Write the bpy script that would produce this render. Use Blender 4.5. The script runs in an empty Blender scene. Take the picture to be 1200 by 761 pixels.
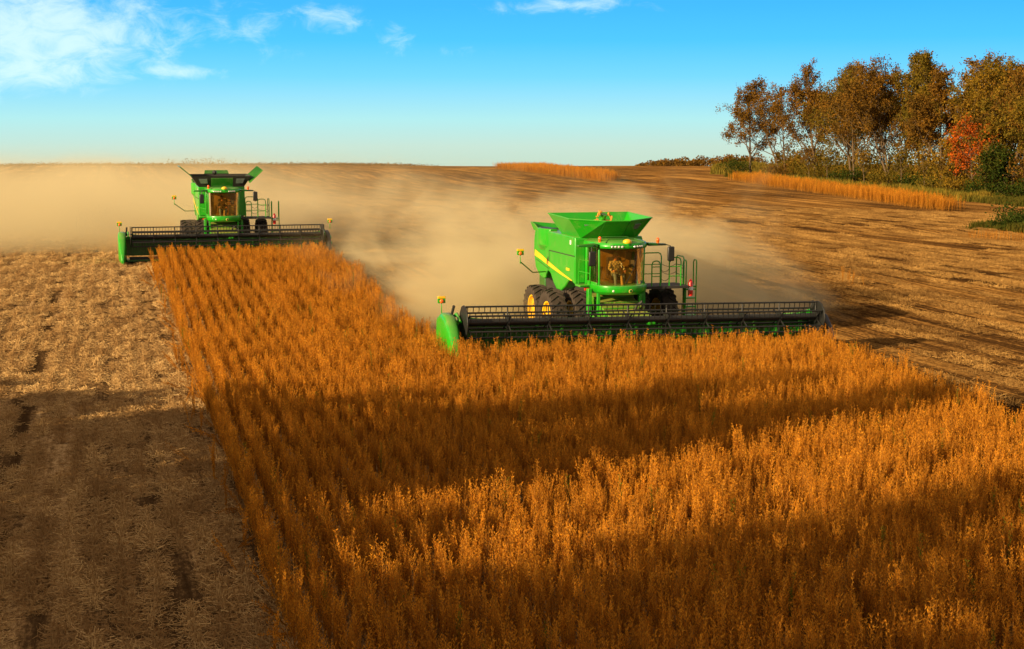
import bpy, bmesh, math, random
import numpy as np
from mathutils import Vector, Matrix, Euler

random.seed(7)
rng = np.random.default_rng(11)
scene = bpy.context.scene
COL = scene.collection
R = math.radians

# ------------------------------------------------------------------ camera
cam_d = bpy.data.cameras.new('camera')
cam = bpy.data.objects.new('camera', cam_d)
COL.objects.link(cam)
cam.location = (0, 0, 7.7)
cam.rotation_euler = (R(90 - 7.38), 0, R(-15.9))
cam_d.sensor_width = 36.0
cam_d.lens = 1648 / 1200 * 36
cam_d.clip_start = 0.5
cam_d.clip_end = 6000
scene.camera = cam

# ------------------------------------------------------------------ sun and sky
SUN_EL, SUN_AZ = 17.0, 20.0          # elevation; angle in front of due left (-X towards -Y)
to_sun = Vector((-math.cos(R(SUN_AZ)) * math.cos(R(SUN_EL)),
                 -math.sin(R(SUN_AZ)) * math.cos(R(SUN_EL)), math.sin(R(SUN_EL))))
sd = bpy.data.lights.new('sun', 'SUN')
sd.energy = 5.0
sd.color = (1.0, 0.74, 0.43)
sd.angle = R(0.5)
sun = bpy.data.objects.new('sun', sd)
COL.objects.link(sun)
sun.rotation_euler = to_sun.to_track_quat('Z', 'Y').to_euler()

scene.view_settings.view_transform = 'Standard'
scene.view_settings.look = 'None'
scene.view_settings.gamma = 1.0
scene.view_settings.exposure = 0.80
scene.cycles.max_bounces = 6
scene.cycles.diffuse_bounces = 2
scene.cycles.glossy_bounces = 3
scene.cycles.transparent_max_bounces = 16
scene.cycles.volume_bounces = 1
scene.cycles.volume_step_rate = 0.6
scene.cycles.volume_max_steps = 128
scene.cycles.use_denoising = True


class NT:
    """small helper to write node trees"""
    def __init__(self, tree):
        self.t = tree
        tree.nodes.clear()

    def n(self, kind, **kw):
        nd = self.t.nodes.new(kind)
        for k, v in kw.items():
            if k == 'ins':
                for a, b in v.items():
                    self.put(nd, a, b)
            else:
                setattr(nd, k, v)
        return nd

    def put(self, nd, a, b):
        s = nd.inputs[a]
        if isinstance(b, bpy.types.NodeSocket):
            self.t.links.new(b, s)
        elif isinstance(b, bpy.types.Node):
            self.t.links.new(b.outputs[0], s)
        else:
            if s.type == 'RGBA' and len(b) == 3:
                b = (*b, 1)
            s.default_value = b

    def math(self, op, a, b=None, c=None, clamp=False):
        m = self.n('ShaderNodeMath', operation=op, use_clamp=clamp)
        for i, v in enumerate((a, b, c)):
            if v is not None:
                self.put(m, i, v)
        return m.outputs[0]

    def vmath(self, op, a, b=None):
        m = self.n('ShaderNodeVectorMath', operation=op)
        self.put(m, 0, a)
        if b is not None:
            self.put(m, 1, b)
        return m.outputs['Value'] if op in ('DOT_PRODUCT', 'LENGTH', 'DISTANCE') else m.outputs[0]

    def mix(self, fac, a, b, mode='MIX'):
        m = self.n('ShaderNodeMix', data_type='RGBA', blend_type=mode)
        self.put(m, 0, fac)
        self.put(m, 6, a)
        self.put(m, 7, b)
        return m.outputs[2]

    def ramp(self, fac, stops, interp='LINEAR'):
        r = self.n('ShaderNodeValToRGB')
        r.color_ramp.interpolation = interp
        el = r.color_ramp.elements
        while len(el) < len(stops):
            el.new(0.5)
        for e, (p, c) in zip(el, stops):
            e.position = p
            e.color = (*c, 1) if len(c) == 3 else c
        self.put(r, 0, fac)
        return r.outputs[0]

    def smooth(self, v, lo, hi, a=0.0, b=1.0):
        m = self.n('ShaderNodeMapRange', interpolation_type='SMOOTHSTEP')
        for i, x in enumerate((v, lo, hi, a, b)):
            self.put(m, i, x)
        return m.outputs[0]

    def noise(self, vec, scale, detail=4.0, rough=0.55, dist=0.0):
        m = self.n('ShaderNodeTexNoise')
        self.put(m, 'Vector', vec)
        self.put(m, 'Scale', scale)
        self.put(m, 'Detail', detail)
        self.put(m, 'Roughness', rough)
        self.put(m, 'Distortion', dist)
        return m.outputs['Fac']

    def mapping(self, vec, scale=(1, 1, 1), loc=(0, 0, 0), rot=(0, 0, 0)):
        m = self.n('ShaderNodeMapping')
        self.put(m, 'Vector', vec)
        m.inputs['Scale'].default_value = scale
        m.inputs['Location'].default_value = loc
        m.inputs['Rotation'].default_value = rot
        return m.outputs[0]


world = bpy.data.worlds.new('World')
scene.world = world
world.use_nodes = True
w = NT(world.node_tree)
tc = w.n('ShaderNodeTexCoord').outputs['Generated']
sky = w.n('ShaderNodeTexSky', sky_type='NISHITA', sun_disc=False)
sky.sun_elevation = R(SUN_EL)
sky.sun_rotation = math.atan2(to_sun.x, to_sun.y)
sky.altitude = 200
sky.air_density = 1.0
sky.dust_density = 0.6
sky.ozone_density = 1.5
nrm = w.vmath('NORMALIZE', tc)
sep = w.n('ShaderNodeSeparateXYZ', ins={0: nrm})
zz = sep.outputs[2]
hl = w.math('POWER', w.math('ADD', w.math('MULTIPLY', sep.outputs[0], sep.outputs[0]),
                            w.math('MULTIPLY', sep.outputs[1], sep.outputs[1])), 0.5)
el = w.math('MULTIPLY', w.math('ARCTAN2', zz, hl), 57.29578)          # degrees above the horizon
az = w.math('MULTIPLY', w.math('ARCTAN2', sep.outputs[0], sep.outputs[1]), 57.29578)
base = w.mix(1.0, sky, (0.055, 0.055, 0.055), 'MULTIPLY')
# the clear low band of the sky, away from the sun
band = w.ramp(w.math('DIVIDE', w.math('ADD', el, 1.0), 12.0, clamp=True),
              [(0.00, (0.36, 0.47, 0.38)), (0.07, (0.37, 0.50, 0.43)), (0.16, (0.29, 0.54, 0.55)),
               (0.30, (0.125, 0.45, 0.67)), (0.42, (0.055, 0.375, 0.72)), (0.53, (0.040, 0.325, 0.74)),
               (1.00, (0.03, 0.16, 0.42))])
infr = w.math('MULTIPLY', w.smooth(az, -50, -20), w.smooth(az, 100, 60))
bfac = w.math('MULTIPLY', w.smooth(el, 22, 8), infr)
band = w.mix(1.0, band, (0.93, 0.93, 0.93), 'MULTIPLY')
skyc = w.mix(bfac, base, band)


def spot(a, e, ra, re, k=1.0):
    da = w.math('DIVIDE', w.math('SUBTRACT', az, a), ra)
    de = w.math('DIVIDE', w.math('SUBTRACT', el, e), re)
    r2 = w.math('ADD', w.math('MULTIPLY', da, da), w.math('MULTIPLY', de, de))
    return w.math('MULTIPLY', w.math('POWER', 2.718, w.math('MULTIPLY', r2, -1.0)), k)


mask = spot(-2.8, 4.2, 6.2, 2.0, 0.98)
for s in [(-3.5, 2.7, 5.0, 0.95, 0.85), (2.6, 2.75, 2.6, 0.38, 0.62), (1.9, 3.5, 1.6, 0.5, 0.55), (4.4, 4.6, 1.0, 1.3, 0.42), (8.6, 4.85, 2.2, 0.8, 0.50),
          (5.7, 4.6, 1.4, 0.9, 0.46), (11.3, 4.0, 1.0, 1.0, 0.42), (18.0, 5.4, 4.0, 0.4, 0.62), (13.5, 3.6, 2.5, 0.3, 0.3), (6.6, 3.4, 1.2, 0.5, 0.36)]:
    mask = w.math('MAXIMUM', mask, spot(*s))
cv = w.n('ShaderNodeCombineXYZ', ins={0: w.math('MULTIPLY', az, 0.55), 1: el, 2: 0.0})
cn = w.noise(cv, 1.1, 9.0, 0.66, 0.6)
cden = w.smooth(w.math('ADD', mask, w.math('MULTIPLY', w.math('SUBTRACT', cn, 0.5), 1.45)), 0.22, 1.05)
cden = w.math('MULTIPLY', cden, w.smooth(mask, 0.02, 0.30))
skyc = w.mix(w.math('MULTIPLY', cden, 0.74), skyc, (0.50, 0.63, 0.69))
# unseen warm cloud, added behind and above the camera as neutral fill light
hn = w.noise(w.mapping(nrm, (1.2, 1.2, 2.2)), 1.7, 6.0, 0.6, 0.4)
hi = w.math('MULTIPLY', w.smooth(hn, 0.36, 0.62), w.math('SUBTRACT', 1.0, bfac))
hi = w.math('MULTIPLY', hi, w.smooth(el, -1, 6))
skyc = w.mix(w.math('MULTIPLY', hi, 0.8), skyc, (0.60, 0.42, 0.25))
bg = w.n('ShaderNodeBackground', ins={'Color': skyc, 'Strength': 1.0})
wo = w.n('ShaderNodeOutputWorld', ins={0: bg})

# ------------------------------------------------------------------ helpers


def ident(o, label=None, cat=None, group=None, kind=None):
    for k, v in (('label', label), ('category', cat), ('group', group), ('kind', kind)):
        if v:
            o[k] = v
    return o


def link_mesh(name, verts, faces, mat=None, parent=None, smooth=False, mats=None, midx=None):
    me = bpy.data.meshes.new(name)
    me.from_pydata([tuple(v) for v in verts], [], faces)
    for m in (mats or ([mat] if mat else [])):
        me.materials.append(m)
    if midx is not None:
        me.polygons.foreach_set('material_index', np.asarray(midx, dtype=np.int32))
    if smooth:
        me.polygons.foreach_set('use_smooth', np.ones(len(me.polygons), dtype=bool))
    me.update()
    o = bpy.data.objects.new(name, me)
    COL.objects.link(o)
    if parent:
        o.parent = parent
    return o


class MB:
    def __init__(self):
        self.v, self.f = [], []

    def add(self, vs, fs):
        b = len(self.v)
        self.v.extend([tuple(map(float, p)) for p in vs])
        self.f.extend([tuple(i + b for i in f) for f in fs])
        return self

    def box(self, lo, hi, rot=None, piv=None):
        x0, y0, z0 = lo
        x1, y1, z1 = hi
        vs = [(x0, y0, z0), (x1, y0, z0), (x1, y1, z0), (x0, y1, z0), (x0, y0, z1), (x1, y0, z1), (x1, y1, z1), (x0, y1, z1)]
        if rot is not None:
            M = Euler(rot).to_matrix()
            c = Vector(piv) if piv else (Vector(lo) + Vector(hi)) / 2
            vs = [tuple(M @ (Vector(p) - c) + c) for p in vs]
        return self.add(vs, [(0, 3, 2, 1), (4, 5, 6, 7), (0, 1, 5, 4), (1, 2, 6, 5), (2, 3, 7, 6), (3, 0, 4, 7)])

    def tube(self, pts, rad, n=8, cap=True):
        pts = [Vector(p) for p in pts]
        if not hasattr(rad, '__len__'):
            rad = [rad] * len(pts)
        b = len(self.v)
        prev = None
        for i, p in enumerate(pts):
            d = (pts[min(i + 1, len(pts) - 1)] - pts[max(i - 1, 0)]).normalized()
            if prev is None:
                u = d.orthogonal().normalized()
            else:
                u = (prev - d * prev.dot(d))
                u = u.normalized() if u.length > 1e-6 else d.orthogonal().normalized()
            prev = u
            q = d.cross(u)
            for k in range(n):
                a = 2 * math.pi * k / n
                self.v.append(tuple(p + (u * math.cos(a) + q * math.sin(a)) * rad[i]))
        for i in range(len(pts) - 1):
            for k in range(n):
                a, c = b + i * n + k, b + i * n + (k + 1) % n
                self.f.append((a, c, c + n, a + n))
        if cap:
            self.f.append(tuple(b + k for k in reversed(range(n))))
            e = b + (len(pts) - 1) * n
            self.f.append(tuple(e + k for k in range(n)))
        return self

    def loft(self, secs, cap=True):
        """closed rings of equal point count"""
        b = len(self.v)
        n = len(secs[0])
        for s in secs:
            self.v.extend([tuple(map(float, p)) for p in s])
        for i in range(len(secs) - 1):
            for k in range(n):
                a, c = b + i * n + k, b + i * n + (k + 1) % n
                self.f.append((a, c, c + n, a + n))
        if cap:
            self.f.append(tuple(b + k for k in reversed(range(n))))
            e = b + (len(secs) - 1) * n
            self.f.append(tuple(e + k for k in range(n)))
        return self

    def prism_x(self, yz, x0, x1):
        return self.loft([[(x0, y, z) for y, z in yz], [(x1, y, z) for y, z in yz]])

    def prism_z(self, xy, z0, z1):
        return self.loft([[(x, y, z0) for x, y in xy], [(x, y, z1) for x, y in xy]])

    def lathe_x(self, prof, c, n=24):
        """profile (x, r) around an axis along x through c; profile closed by the caller"""
        b = len(self.v)
        m = len(prof)
        for k in range(n):
            a = 2 * math.pi * k / n
            for x, r in prof:
                self.v.append((c[0] + x, c[1] + r * math.cos(a), c[2] + r * math.sin(a)))
        for k in range(n):
            for i in range(m - 1):
                a = b + k * m + i
                c2 = b + ((k + 1) % n) * m + i
                self.f.append((a, a + 1, c2 + 1, c2))
        return self

    def ball(self, c, r, n=12, m=8, zmin=-1.0):
        rx, ry, rz = r if hasattr(r, '__len__') else (r, r, r)
        secs = []
        t0 = math.asin(max(-0.999, zmin))
        for j in range(m + 1):
            t = t0 + (math.pi / 2 * 0.999 - t0) * j / m
            secs.append([(c[0] + rx * math.cos(t) * math.cos(2 * math.pi * k / n), c[1] + ry * math.cos(t) * math.sin(2 * math.pi * k / n),
                          c[2] + rz * math.sin(t)) for k in range(n)])
        return self.loft(secs)

    def sheet(self, ring, thick):
        """thin plate of a planar polygon, thickened along its normal"""
        p = [Vector(q) for q in ring]
        n = Vector((0, 0, 0))
        for i in range(len(p)):
            n += p[i].cross(p[(i + 1) % len(p)])
        n.normalize()
        return self.loft([[q - n * thick / 2 for q in p], [q + n * thick / 2 for q in p]])

    def build_each(self, name, mat, parent=None, **kw):
        """every loose piece becomes an object of its own"""
        up = list(range(len(self.v)))

        def find(i):
            while up[i] != i:
                up[i] = up[up[i]]
                i = up[i]
            return i
        for f in self.f:
            for q in f[1:]:
                up[find(q)] = find(f[0])
        groups = {}
        for f in self.f:
            groups.setdefault(find(f[0]), []).append(f)
        for fs in groups.values():
            used = sorted({i for f in fs for i in f})
            new = {i: k for k, i in enumerate(used)}
            mb = MB()
            mb.v = [self.v[i] for i in used]
            mb.f = [tuple(new[i] for i in f) for f in fs]
            mb.build(name, mat, parent, **kw)

    def build(self, name, mat, parent=None, smooth=False, bevel=0.0, seg=2):
        o = link_mesh(name, self.v, self.f, mat, parent, smooth)
        bm = bmesh.new()
        bm.from_mesh(o.data)
        bmesh.ops.recalc_face_normals(bm, faces=bm.faces)
        bm.to_mesh(o.data)
        bm.free()
        if bevel:
            bv = o.modifiers.new('bevel', 'BEVEL')
            bv.width = bevel
            bv.segments = seg
            bv.limit_method = 'ANGLE'
            bv.angle_limit = R(35)
            for p in o.data.polygons:
                p.use_smooth = True
            o.data.set_sharp_from_angle(angle=R(50))
        elif smooth:
            o.data.set_sharp_from_angle(angle=R(50))
        return o


# ------------------------------------------------------------------ materials
def mat_new(name):
    m = bpy.data.materials.new(name)
    m.use_nodes = True
    return m, NT(m.node_tree)


def simple(name, col, rough=0.5, metal=0.0, coat=0.0, emit=None, var=0.15, scale=6.0, bump=0.0):
    m, t = mat_new(name)
    co = t.n('ShaderNodeTexCoord').outputs['Object']
    f = t.noise(co, scale, 4, 0.6)
    c = t.mix(f, tuple(x * (1 - var) for x in col), tuple(min(1, x * (1 + var)) for x in col))
    b = t.n('ShaderNodeBsdfPrincipled', ins={'Base Color': c, 'Roughness': rough, 'Metallic': metal, 'Coat Weight': coat})
    if emit:
        b.inputs['Emission Color'].default_value = (*emit[0], 1)
        b.inputs['Emission Strength'].default_value = emit[1]
    if bump:
        bp = t.n('ShaderNodeBump', ins={'Strength': bump, 'Distance': 0.02, 'Height': f})
        t.put(b, 'Normal', bp)
    t.n('ShaderNodeOutputMaterial', ins={0: b})
    return m


def paint(name, col, dust=0.35, dustcol=(0.42, 0.30, 0.14)):
    """machine paint with settled field dust: streaks and patches"""
    m, t = mat_new(name)
    co = t.n('ShaderNodeTexCoord').outputs['Object']
    g = t.n('ShaderNodeNewGeometry')
    up = t.n('ShaderNodeSeparateXYZ', ins={0: g.outputs['Normal']}).outputs[2]
    n1 = t.noise(co, 2.3, 6, 0.65)
    n2 = t.noise(t.mapping(co, (9, 9, 1.2)), 2.0, 4, 0.6)
    d = t.math('MULTIPLY', t.smooth(n1, 0.45, 0.75), t.smooth(n2, 0.3, 0.8))
    d = t.math('ADD', t.math('MULTIPLY', d, dust), t.math('MULTIPLY', t.smooth(up, 0.5, 0.95), t.math('MULTIPLY', n1, dust * 1.3)), clamp=True)
    c = t.mix(d, col, dustcol)
    b = t.n('ShaderNodeBsdfPrincipled', ins={'Base Color': c, 'Roughness': t.math('MULTIPLY_ADD', d, 0.5, 0.33),
                                             'Coat Weight': 0.25, 'Coat Roughness': 0.15})
    t.n('ShaderNodeOutputMaterial', ins={0: b})
    return m


M = {}
M['green'] = paint('green paint', (0.012, 0.33, 0.008), 0.36)
M['green_dusty'] = paint('dusty green paint', (0.05, 0.26, 0.012), 0.85, (0.40, 0.33, 0.07))
M['green_dark'] = paint('dark green paint', (0.010, 0.13, 0.008), 0.25)
M['yellow'] = paint('yellow paint', (0.85, 0.52, 0.01), 0.25)
M['black'] = simple('black steel', (0.014, 0.015, 0.014), 0.45)
M['black_dusty'] = simple('dusty black steel', (0.026, 0.024, 0.020), 0.7, var=0.4)
M['rubber'] = simple('tyre rubber', (0.042, 0.030, 0.020), 0.9, var=0.5, scale=9, bump=0.3)
M['canvas'] = simple('draper belt', (0.02, 0.02, 0.018), 0.8)
M['chrome'] = simple('lamp glass', (0.75, 0.75, 0.7), 0.15, 0.3)
M['orange'] = simple('amber lens', (0.85, 0.13, 0.01), 0.25, coat=0.5)
M['red'] = simple('red paint', (0.65, 0.02, 0.012), 0.35, coat=0.5)
M['white'] = simple('white label', (0.78, 0.76, 0.70), 0.5)
M['seat'] = simple('seat cloth', (0.05, 0.045, 0.03), 0.9)
M['console'] = simple('cab plastic', (0.30, 0.22, 0.06), 0.6)
M['grain'] = simple('soybean grain', (0.58, 0.27, 0.035), 0.8, var=0.4, scale=40, bump=0.8)
M['gold'] = simple('badge', (0.75, 0.55, 0.12), 0.35, 0.3)
M['pane'] = simple('small window glass', (0.16, 0.20, 0.18), 0.12, coat=0.6)
M['skin'] = simple('skin', (0.48, 0.24, 0.14), 0.55)
M['jeans'] = simple('jeans', (0.13, 0.20, 0.24), 0.85, var=0.3)
M['cap'] = simple('cap cloth', (0.42, 0.27, 0.06), 0.8)
M['hair'] = simple('hair', (0.05, 0.03, 0.015), 0.7)
M['shirt_dark'] = simple('work shirt', (0.09, 0.07, 0.04), 0.85)
m, t = mat_new('plaid shirt')
co = t.n('ShaderNodeTexCoord').outputs['Object']
wv = t.n('ShaderNodeTexChecker', ins={'Vector': co, 'Scale': 16.0, 'Color1': (0.62, 0.60, 0.42, 1), 'Color2': (0.22, 0.27, 0.18, 1)})
b = t.n('ShaderNodeBsdfPrincipled', ins={'Base Color': wv.outputs[0], 'Roughness': 0.85})
t.n('ShaderNodeOutputMaterial', ins={0: b})
M['shirt'] = m

m, t = mat_new('tinted cab glass')
tr = t.n('ShaderNodeBsdfTransparent', ins={'Color': (0.88, 0.70, 0.38)})
gl = t.n('ShaderNodeBsdfGlossy', ins={'Color': (0.9, 0.9, 0.9), 'Roughness': 0.04})
df = t.n('ShaderNodeBsdfDiffuse', ins={'Color': (0.34, 0.22, 0.06)})
fr = t.n('ShaderNodeFresnel', ins={'IOR': 1.4})
co = t.n('ShaderNodeTexCoord').outputs['Object']
dn = t.math('MULTIPLY', t.smooth(t.noise(co, 3.0, 5, 0.6), 0.35, 0.75), 0.07)
mx = t.n('ShaderNodeMixShader', ins={0: t.math('ADD', dn, 0.015), 1: tr, 2: df})
mx2 = t.n('ShaderNodeMixShader', ins={0: fr, 1: mx, 2: gl})
t.n('ShaderNodeOutputMaterial', ins={0: mx2})
M['glass'] = m


def plant_mat(name, c0, c1, c2, green=0.0, trans=0.3):
    m, t = mat_new(name)
    oi = t.n('ShaderNodeObjectInfo').outputs['Random']
    ge = t.n('ShaderNodeNewGeometry').outputs['Random Per Island']
    c = t.mix(ge, c0, c1)
    c = t.mix(t.math('MULTIPLY', oi, 0.8), c, c2)
    if green:
        c = t.mix(t.smooth(oi, 1 - green, 1 - green + 0.001), c, (0.16, 0.20, 0.02))
    d = t.n('ShaderNodeBsdfDiffuse', ins={'Color': c})
    tl = t.n('ShaderNodeBsdfTranslucent', ins={'Color': c})
    mx = t.n('ShaderNodeMixShader', ins={0: trans, 1: d, 2: tl})
    t.n('ShaderNodeOutputMaterial', ins={0: mx})
    return m


M['pod'] = plant_mat('ripe soybean pods', (0.85, 0.40, 0.035), (0.70, 0.265, 0.018), (0.30, 0.105, 0.012), 0.010, 0.30)
M['stem'] = plant_mat('dry soybean stems', (0.42, 0.20, 0.04), (0.30, 0.13, 0.02), (0.20, 0.09, 0.02), 0, 0.0)
M['straw'] = plant_mat('cut straw', (0.86, 0.59, 0.25), (0.30, 0.165, 0.055), (0.26, 0.14, 0.05), 0.0, 0.1)
M['straw_red'] = plant_mat('cut straw brown', (0.62, 0.37, 0.11), (0.24, 0.12, 0.033), (0.14, 0.07, 0.022), 0.0, 0.1)
M['grass'] = plant_mat('green grass', (0.085, 0.095, 0.013), (0.040, 0.060, 0.010), (0.15, 0.11, 0.02), 0.0, 0.3)
M['grass_gold'] = plant_mat('gold grass', (0.42, 0.27, 0.04), (0.22, 0.17, 0.022), (0.10, 0.11, 0.018), 0.0, 0.3)


def leaf_mat(name, cols, trans=0.3):
    m, t = mat_new(name)
    ge = t.n('ShaderNodeNewGeometry').outputs['Random Per Island']
    co = t.n('ShaderNodeTexCoord').outputs['Object']
    f = t.math('ADD', t.math('MULTIPLY', ge, 0.55), t.math('MULTIPLY', t.smooth(t.noise(co, 0.38, 3, 0.6), 0.3, 0.7), 0.45))
    c = t.ramp(f, [(i / (len(cols) - 1), q) for i, q in enumerate(cols)])
    d = t.n('ShaderNodeBsdfDiffuse', ins={'Color': c})
    tl = t.n('ShaderNodeBsdfTranslucent', ins={'Color': c})
    mx = t.n('ShaderNodeMixShader', ins={0: trans, 1: d, 2: tl})
    t.n('ShaderNodeOutputMaterial', ins={0: mx})
    return m


LEAF = {
    'rust': leaf_mat('rust leaves', [(0.072, 0.046, 0.012), (0.165, 0.088, 0.014), (0.275, 0.125, 0.016)]),
    'olive': leaf_mat('olive leaves', [(0.065, 0.06, 0.010), (0.15, 0.11, 0.014), (0.27, 0.15, 0.018)]),
    'gold': leaf_mat('gold leaves', [(0.075, 0.060, 0.010), (0.20, 0.125, 0.014), (0.36, 0.185, 0.018)]),
    'red': leaf_mat('red leaves', [(0.16, 0.055, 0.012), (0.42, 0.085, 0.010), (0.58, 0.14, 0.014)]),
    'green': leaf_mat('green leaves', [(0.018, 0.032, 0.007), (0.038, 0.058, 0.009), (0.09, 0.085, 0.012)]),
}
M['bark'] = simple('bark', (0.115, 0.075, 0.036), 0.9, var=0.5, scale=3.0, bump=0.6)

# ground
m, t = mat_new('harvested field')
co = t.n('ShaderNodeTexCoord').outputs['Object']
sc0 = t.n('ShaderNodeSeparateXYZ', ins={0: co})
bent = t.math('ADD', sc0.outputs[0], t.math('MULTIPLY', t.math('SINE', t.math('MULTIPLY', sc0.outputs[1], 0.011)), t.smooth(sc0.outputs[0], 20, 80, 0, 9)))
cob = t.n('ShaderNodeCombineXYZ', ins={0: bent, 1: sc0.outputs[1], 2: 0.0}).outputs[0]
fine = t.noise(t.mapping(co, (9.0, 2.6, 1)), 1.0, 8, 0.80)
chaff = t.noise(t.mapping(co, (3.2, 2.0, 1)), 2.2, 6, 0.7, 0.4)
rows = t.noise(t.mapping(cob, (1.9, 0.05, 1)), 1.0, 9, 0.74, 0.2)
swath = t.noise(t.mapping(cob, (0.42, 0.009, 1)), 1.0, 9, 0.72, 0.15)
patch = t.noise(co, 0.045, 5, 0.6)
sx = t.n('ShaderNodeSeparateXYZ', ins={0: co})
f = t.math('ADD', t.math('MULTIPLY', fine, 0.85), t.math('MULTIPLY', t.math('ADD', chaff, -0.36), 0.5))
f = t.math('ADD', f, t.math('MULTIPLY', t.math('SUBTRACT', rows, 0.5), 1.0))
f = t.math('ADD', f, t.math('MULTIPLY', t.math('SUBTRACT', swath, 0.5), 0.90))
f = t.math('ADD', f, t.math('MULTIPLY', t.math('SUBTRACT', patch, 0.5), 0.35))
rut = t.math('POWER', 2.718, t.math('MULTIPLY', t.math('POWER', t.math('MULTIPLY', t.math('ADD', sx.outputs[0], t.math('MULTIPLY_ADD', rows, 0.5, 2.35)), 3.4), 2.0), -1.0))
f = t.math('SUBTRACT', f, t.math('MULTIPLY', rut, 0.22))
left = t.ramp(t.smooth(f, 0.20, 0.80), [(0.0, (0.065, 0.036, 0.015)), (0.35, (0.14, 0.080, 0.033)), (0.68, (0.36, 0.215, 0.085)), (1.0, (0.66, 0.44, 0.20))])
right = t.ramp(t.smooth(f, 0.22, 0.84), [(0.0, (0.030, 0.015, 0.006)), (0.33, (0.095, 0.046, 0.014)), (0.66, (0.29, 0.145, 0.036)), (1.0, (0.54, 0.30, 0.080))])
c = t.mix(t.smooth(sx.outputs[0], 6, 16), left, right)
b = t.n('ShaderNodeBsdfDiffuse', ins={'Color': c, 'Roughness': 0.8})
bp = t.n('ShaderNodeBump', ins={'Strength': 0.9, 'Distance': 0.10, 'Height': t.math('ADD', f, t.math('MULTIPLY', chaff, 0.6))})
t.put(b, 'Normal', bp)
t.n('ShaderNodeOutputMaterial', ins={0: b})
M['ground'] = m

# ------------------------------------------------------------------ the ground


def height(x, y):
    x = np.asarray(x, float)
    y = np.asarray(y, float)
    d = x * 0.274 + y * 0.962
    z = -np.maximum(0, d - 440) ** 2 / 9000.0
    z = z + np.clip((d - 60) / 200, 0, 1) * (0.35 * np.sin(x * 0.021 + 1.1) * np.sin(y * 0.017) + 0.18 * np.sin(x * 0.06) * np.sin(y * 0.043 + 2))
    def sst(v, a, b2):
        u = np.clip((v - a) / (b2 - a), 0, 1)
        return u * u * (3 - 2 * u)
    z = z + 0.95 * sst(y, 48, 80) * (1 - sst(y, 130, 230)) * (1 - sst(x, 26, 60))
    # a shallow washed-out gully on the right-hand side of the field
    s = (y - 113.5) + (x - 68.0) * 0.95
    wgt = 1 / (1 + np.exp(-(x - 62) / 4.0))
    z = z - 0.9 * np.exp(-(s / 3.0) ** 2) * wgt + 0.35 * np.exp(-((s + 6) / 3.0) ** 2) * wgt
    return z


def axis(parts):
    out = []
    for a, b2, st in parts:
        out.extend(np.arange(a, b2, st))
    return np.array(out)


gx = axis([(-900, -120, 60), (-120, -20, 10), (-20, 50, 4), (50, 160, 1.8), (160, 300, 7), (300, 1300, 50)])
gy = axis([(-120, 30, 6), (30, 160, 1.8), (160, 300, 4), (300, 700, 10), (700, 1600, 60)])
GX, GY = np.meshgrid(gx, gy)
GZ = height(GX, GY)
nx, ny = len(gx), len(gy)
idx = np.arange(nx * ny).reshape(ny, nx)
fc = np.stack([idx[:-1, :-1], idx[:-1, 1:], idx[1:, 1:], idx[1:, :-1]], -1).reshape(-1, 4)
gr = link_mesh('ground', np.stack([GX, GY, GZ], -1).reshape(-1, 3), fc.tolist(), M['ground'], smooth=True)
ident(gr, 'harvested brown soybean field reaching to the horizon', 'ground', kind='structure')

# ------------------------------------------------------------------ scattered stuff (crop, straw, grass)


def scatter(name, pts, rots, scales, ids, protos):
    me = bpy.data.meshes.new(name)
    me.from_pydata([], [], [])
    me.vertices.add(len(pts))
    me.vertices.foreach_set('co', np.asarray(pts, np.float32).ravel())
    a = me.attributes.new('turn', 'FLOAT_VECTOR', 'POINT')
    a.data.foreach_set('vector', np.asarray(rots, np.float32).ravel())
    a = me.attributes.new('size', 'FLOAT_VECTOR', 'POINT')
    a.data.foreach_set('vector', np.asarray(scales, np.float32).ravel())
    a = me.attributes.new('pick', 'INT', 'POINT')
    a.data.foreach_set('value', np.asarray(ids, np.int32))
    o = bpy.data.objects.new(name, me)
    COL.objects.link(o)
    col = bpy.data.collections.new(name + ' kinds')
    for i, p in enumerate(protos):
        col.objects.link(p)
    ng = bpy.data.node_groups.new(name, 'GeometryNodeTree')
    ng.interface.new_socket('Geometry', in_out='INPUT', socket_type='NodeSocketGeometry')
    ng.interface.new_socket('Geometry', in_out='OUTPUT', socket_type='NodeSocketGeometry')
    N, L = ng.nodes, ng.links
    gi, go = N.new('NodeGroupInput'), N.new('NodeGroupOutput')
    ci = N.new('GeometryNodeCollectionInfo')
    ci.inputs['Collection'].default_value = col
    ci.inputs['Separate Children'].default_value = True
    ci.inputs['Reset Children'].default_value = True
    ip = N.new('GeometryNodeInstanceOnPoints')
    ip.inputs['Pick Instance'].default_value = True

    def attr(nm, ty):
        q = N.new('GeometryNodeInputNamedAttribute')
        q.data_type = ty
        q.inputs['Name'].default_value = nm
        return [s for s in q.outputs if s.name == 'Attribute' and s.enabled][0]
    e2r = N.new('FunctionNodeEulerToRotation')
    L.new(attr('turn', 'FLOAT_VECTOR'), e2r.inputs[0])
    L.new(gi.outputs[0], ip.inputs['Points'])
    L.new(ci.outputs[0], ip.inputs['Instance'])
    L.new(attr('pick', 'INT'), ip.inputs['Instance Index'])
    L.new(e2r.outputs[0], ip.inputs['Rotation'])
    L.new(attr('size', 'FLOAT_VECTOR'), ip.inputs['Scale'])
    L.new(ip.outputs[0], go.inputs[0])
    md = o.modifiers.new('scatter', 'NODES')
    md.node_group = ng
    return o


def proto(name, verts, faces, mats, midx):
    me = bpy.data.meshes.new(name)
    me.from_pydata(verts, [], faces)
    for mm in mats:
        me.materials.append(mm)
    me.polygons.foreach_set('material_index', np.asarray(midx, np.int32))
    me.update()
    return bpy.data.objects.new(name, me)


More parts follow.
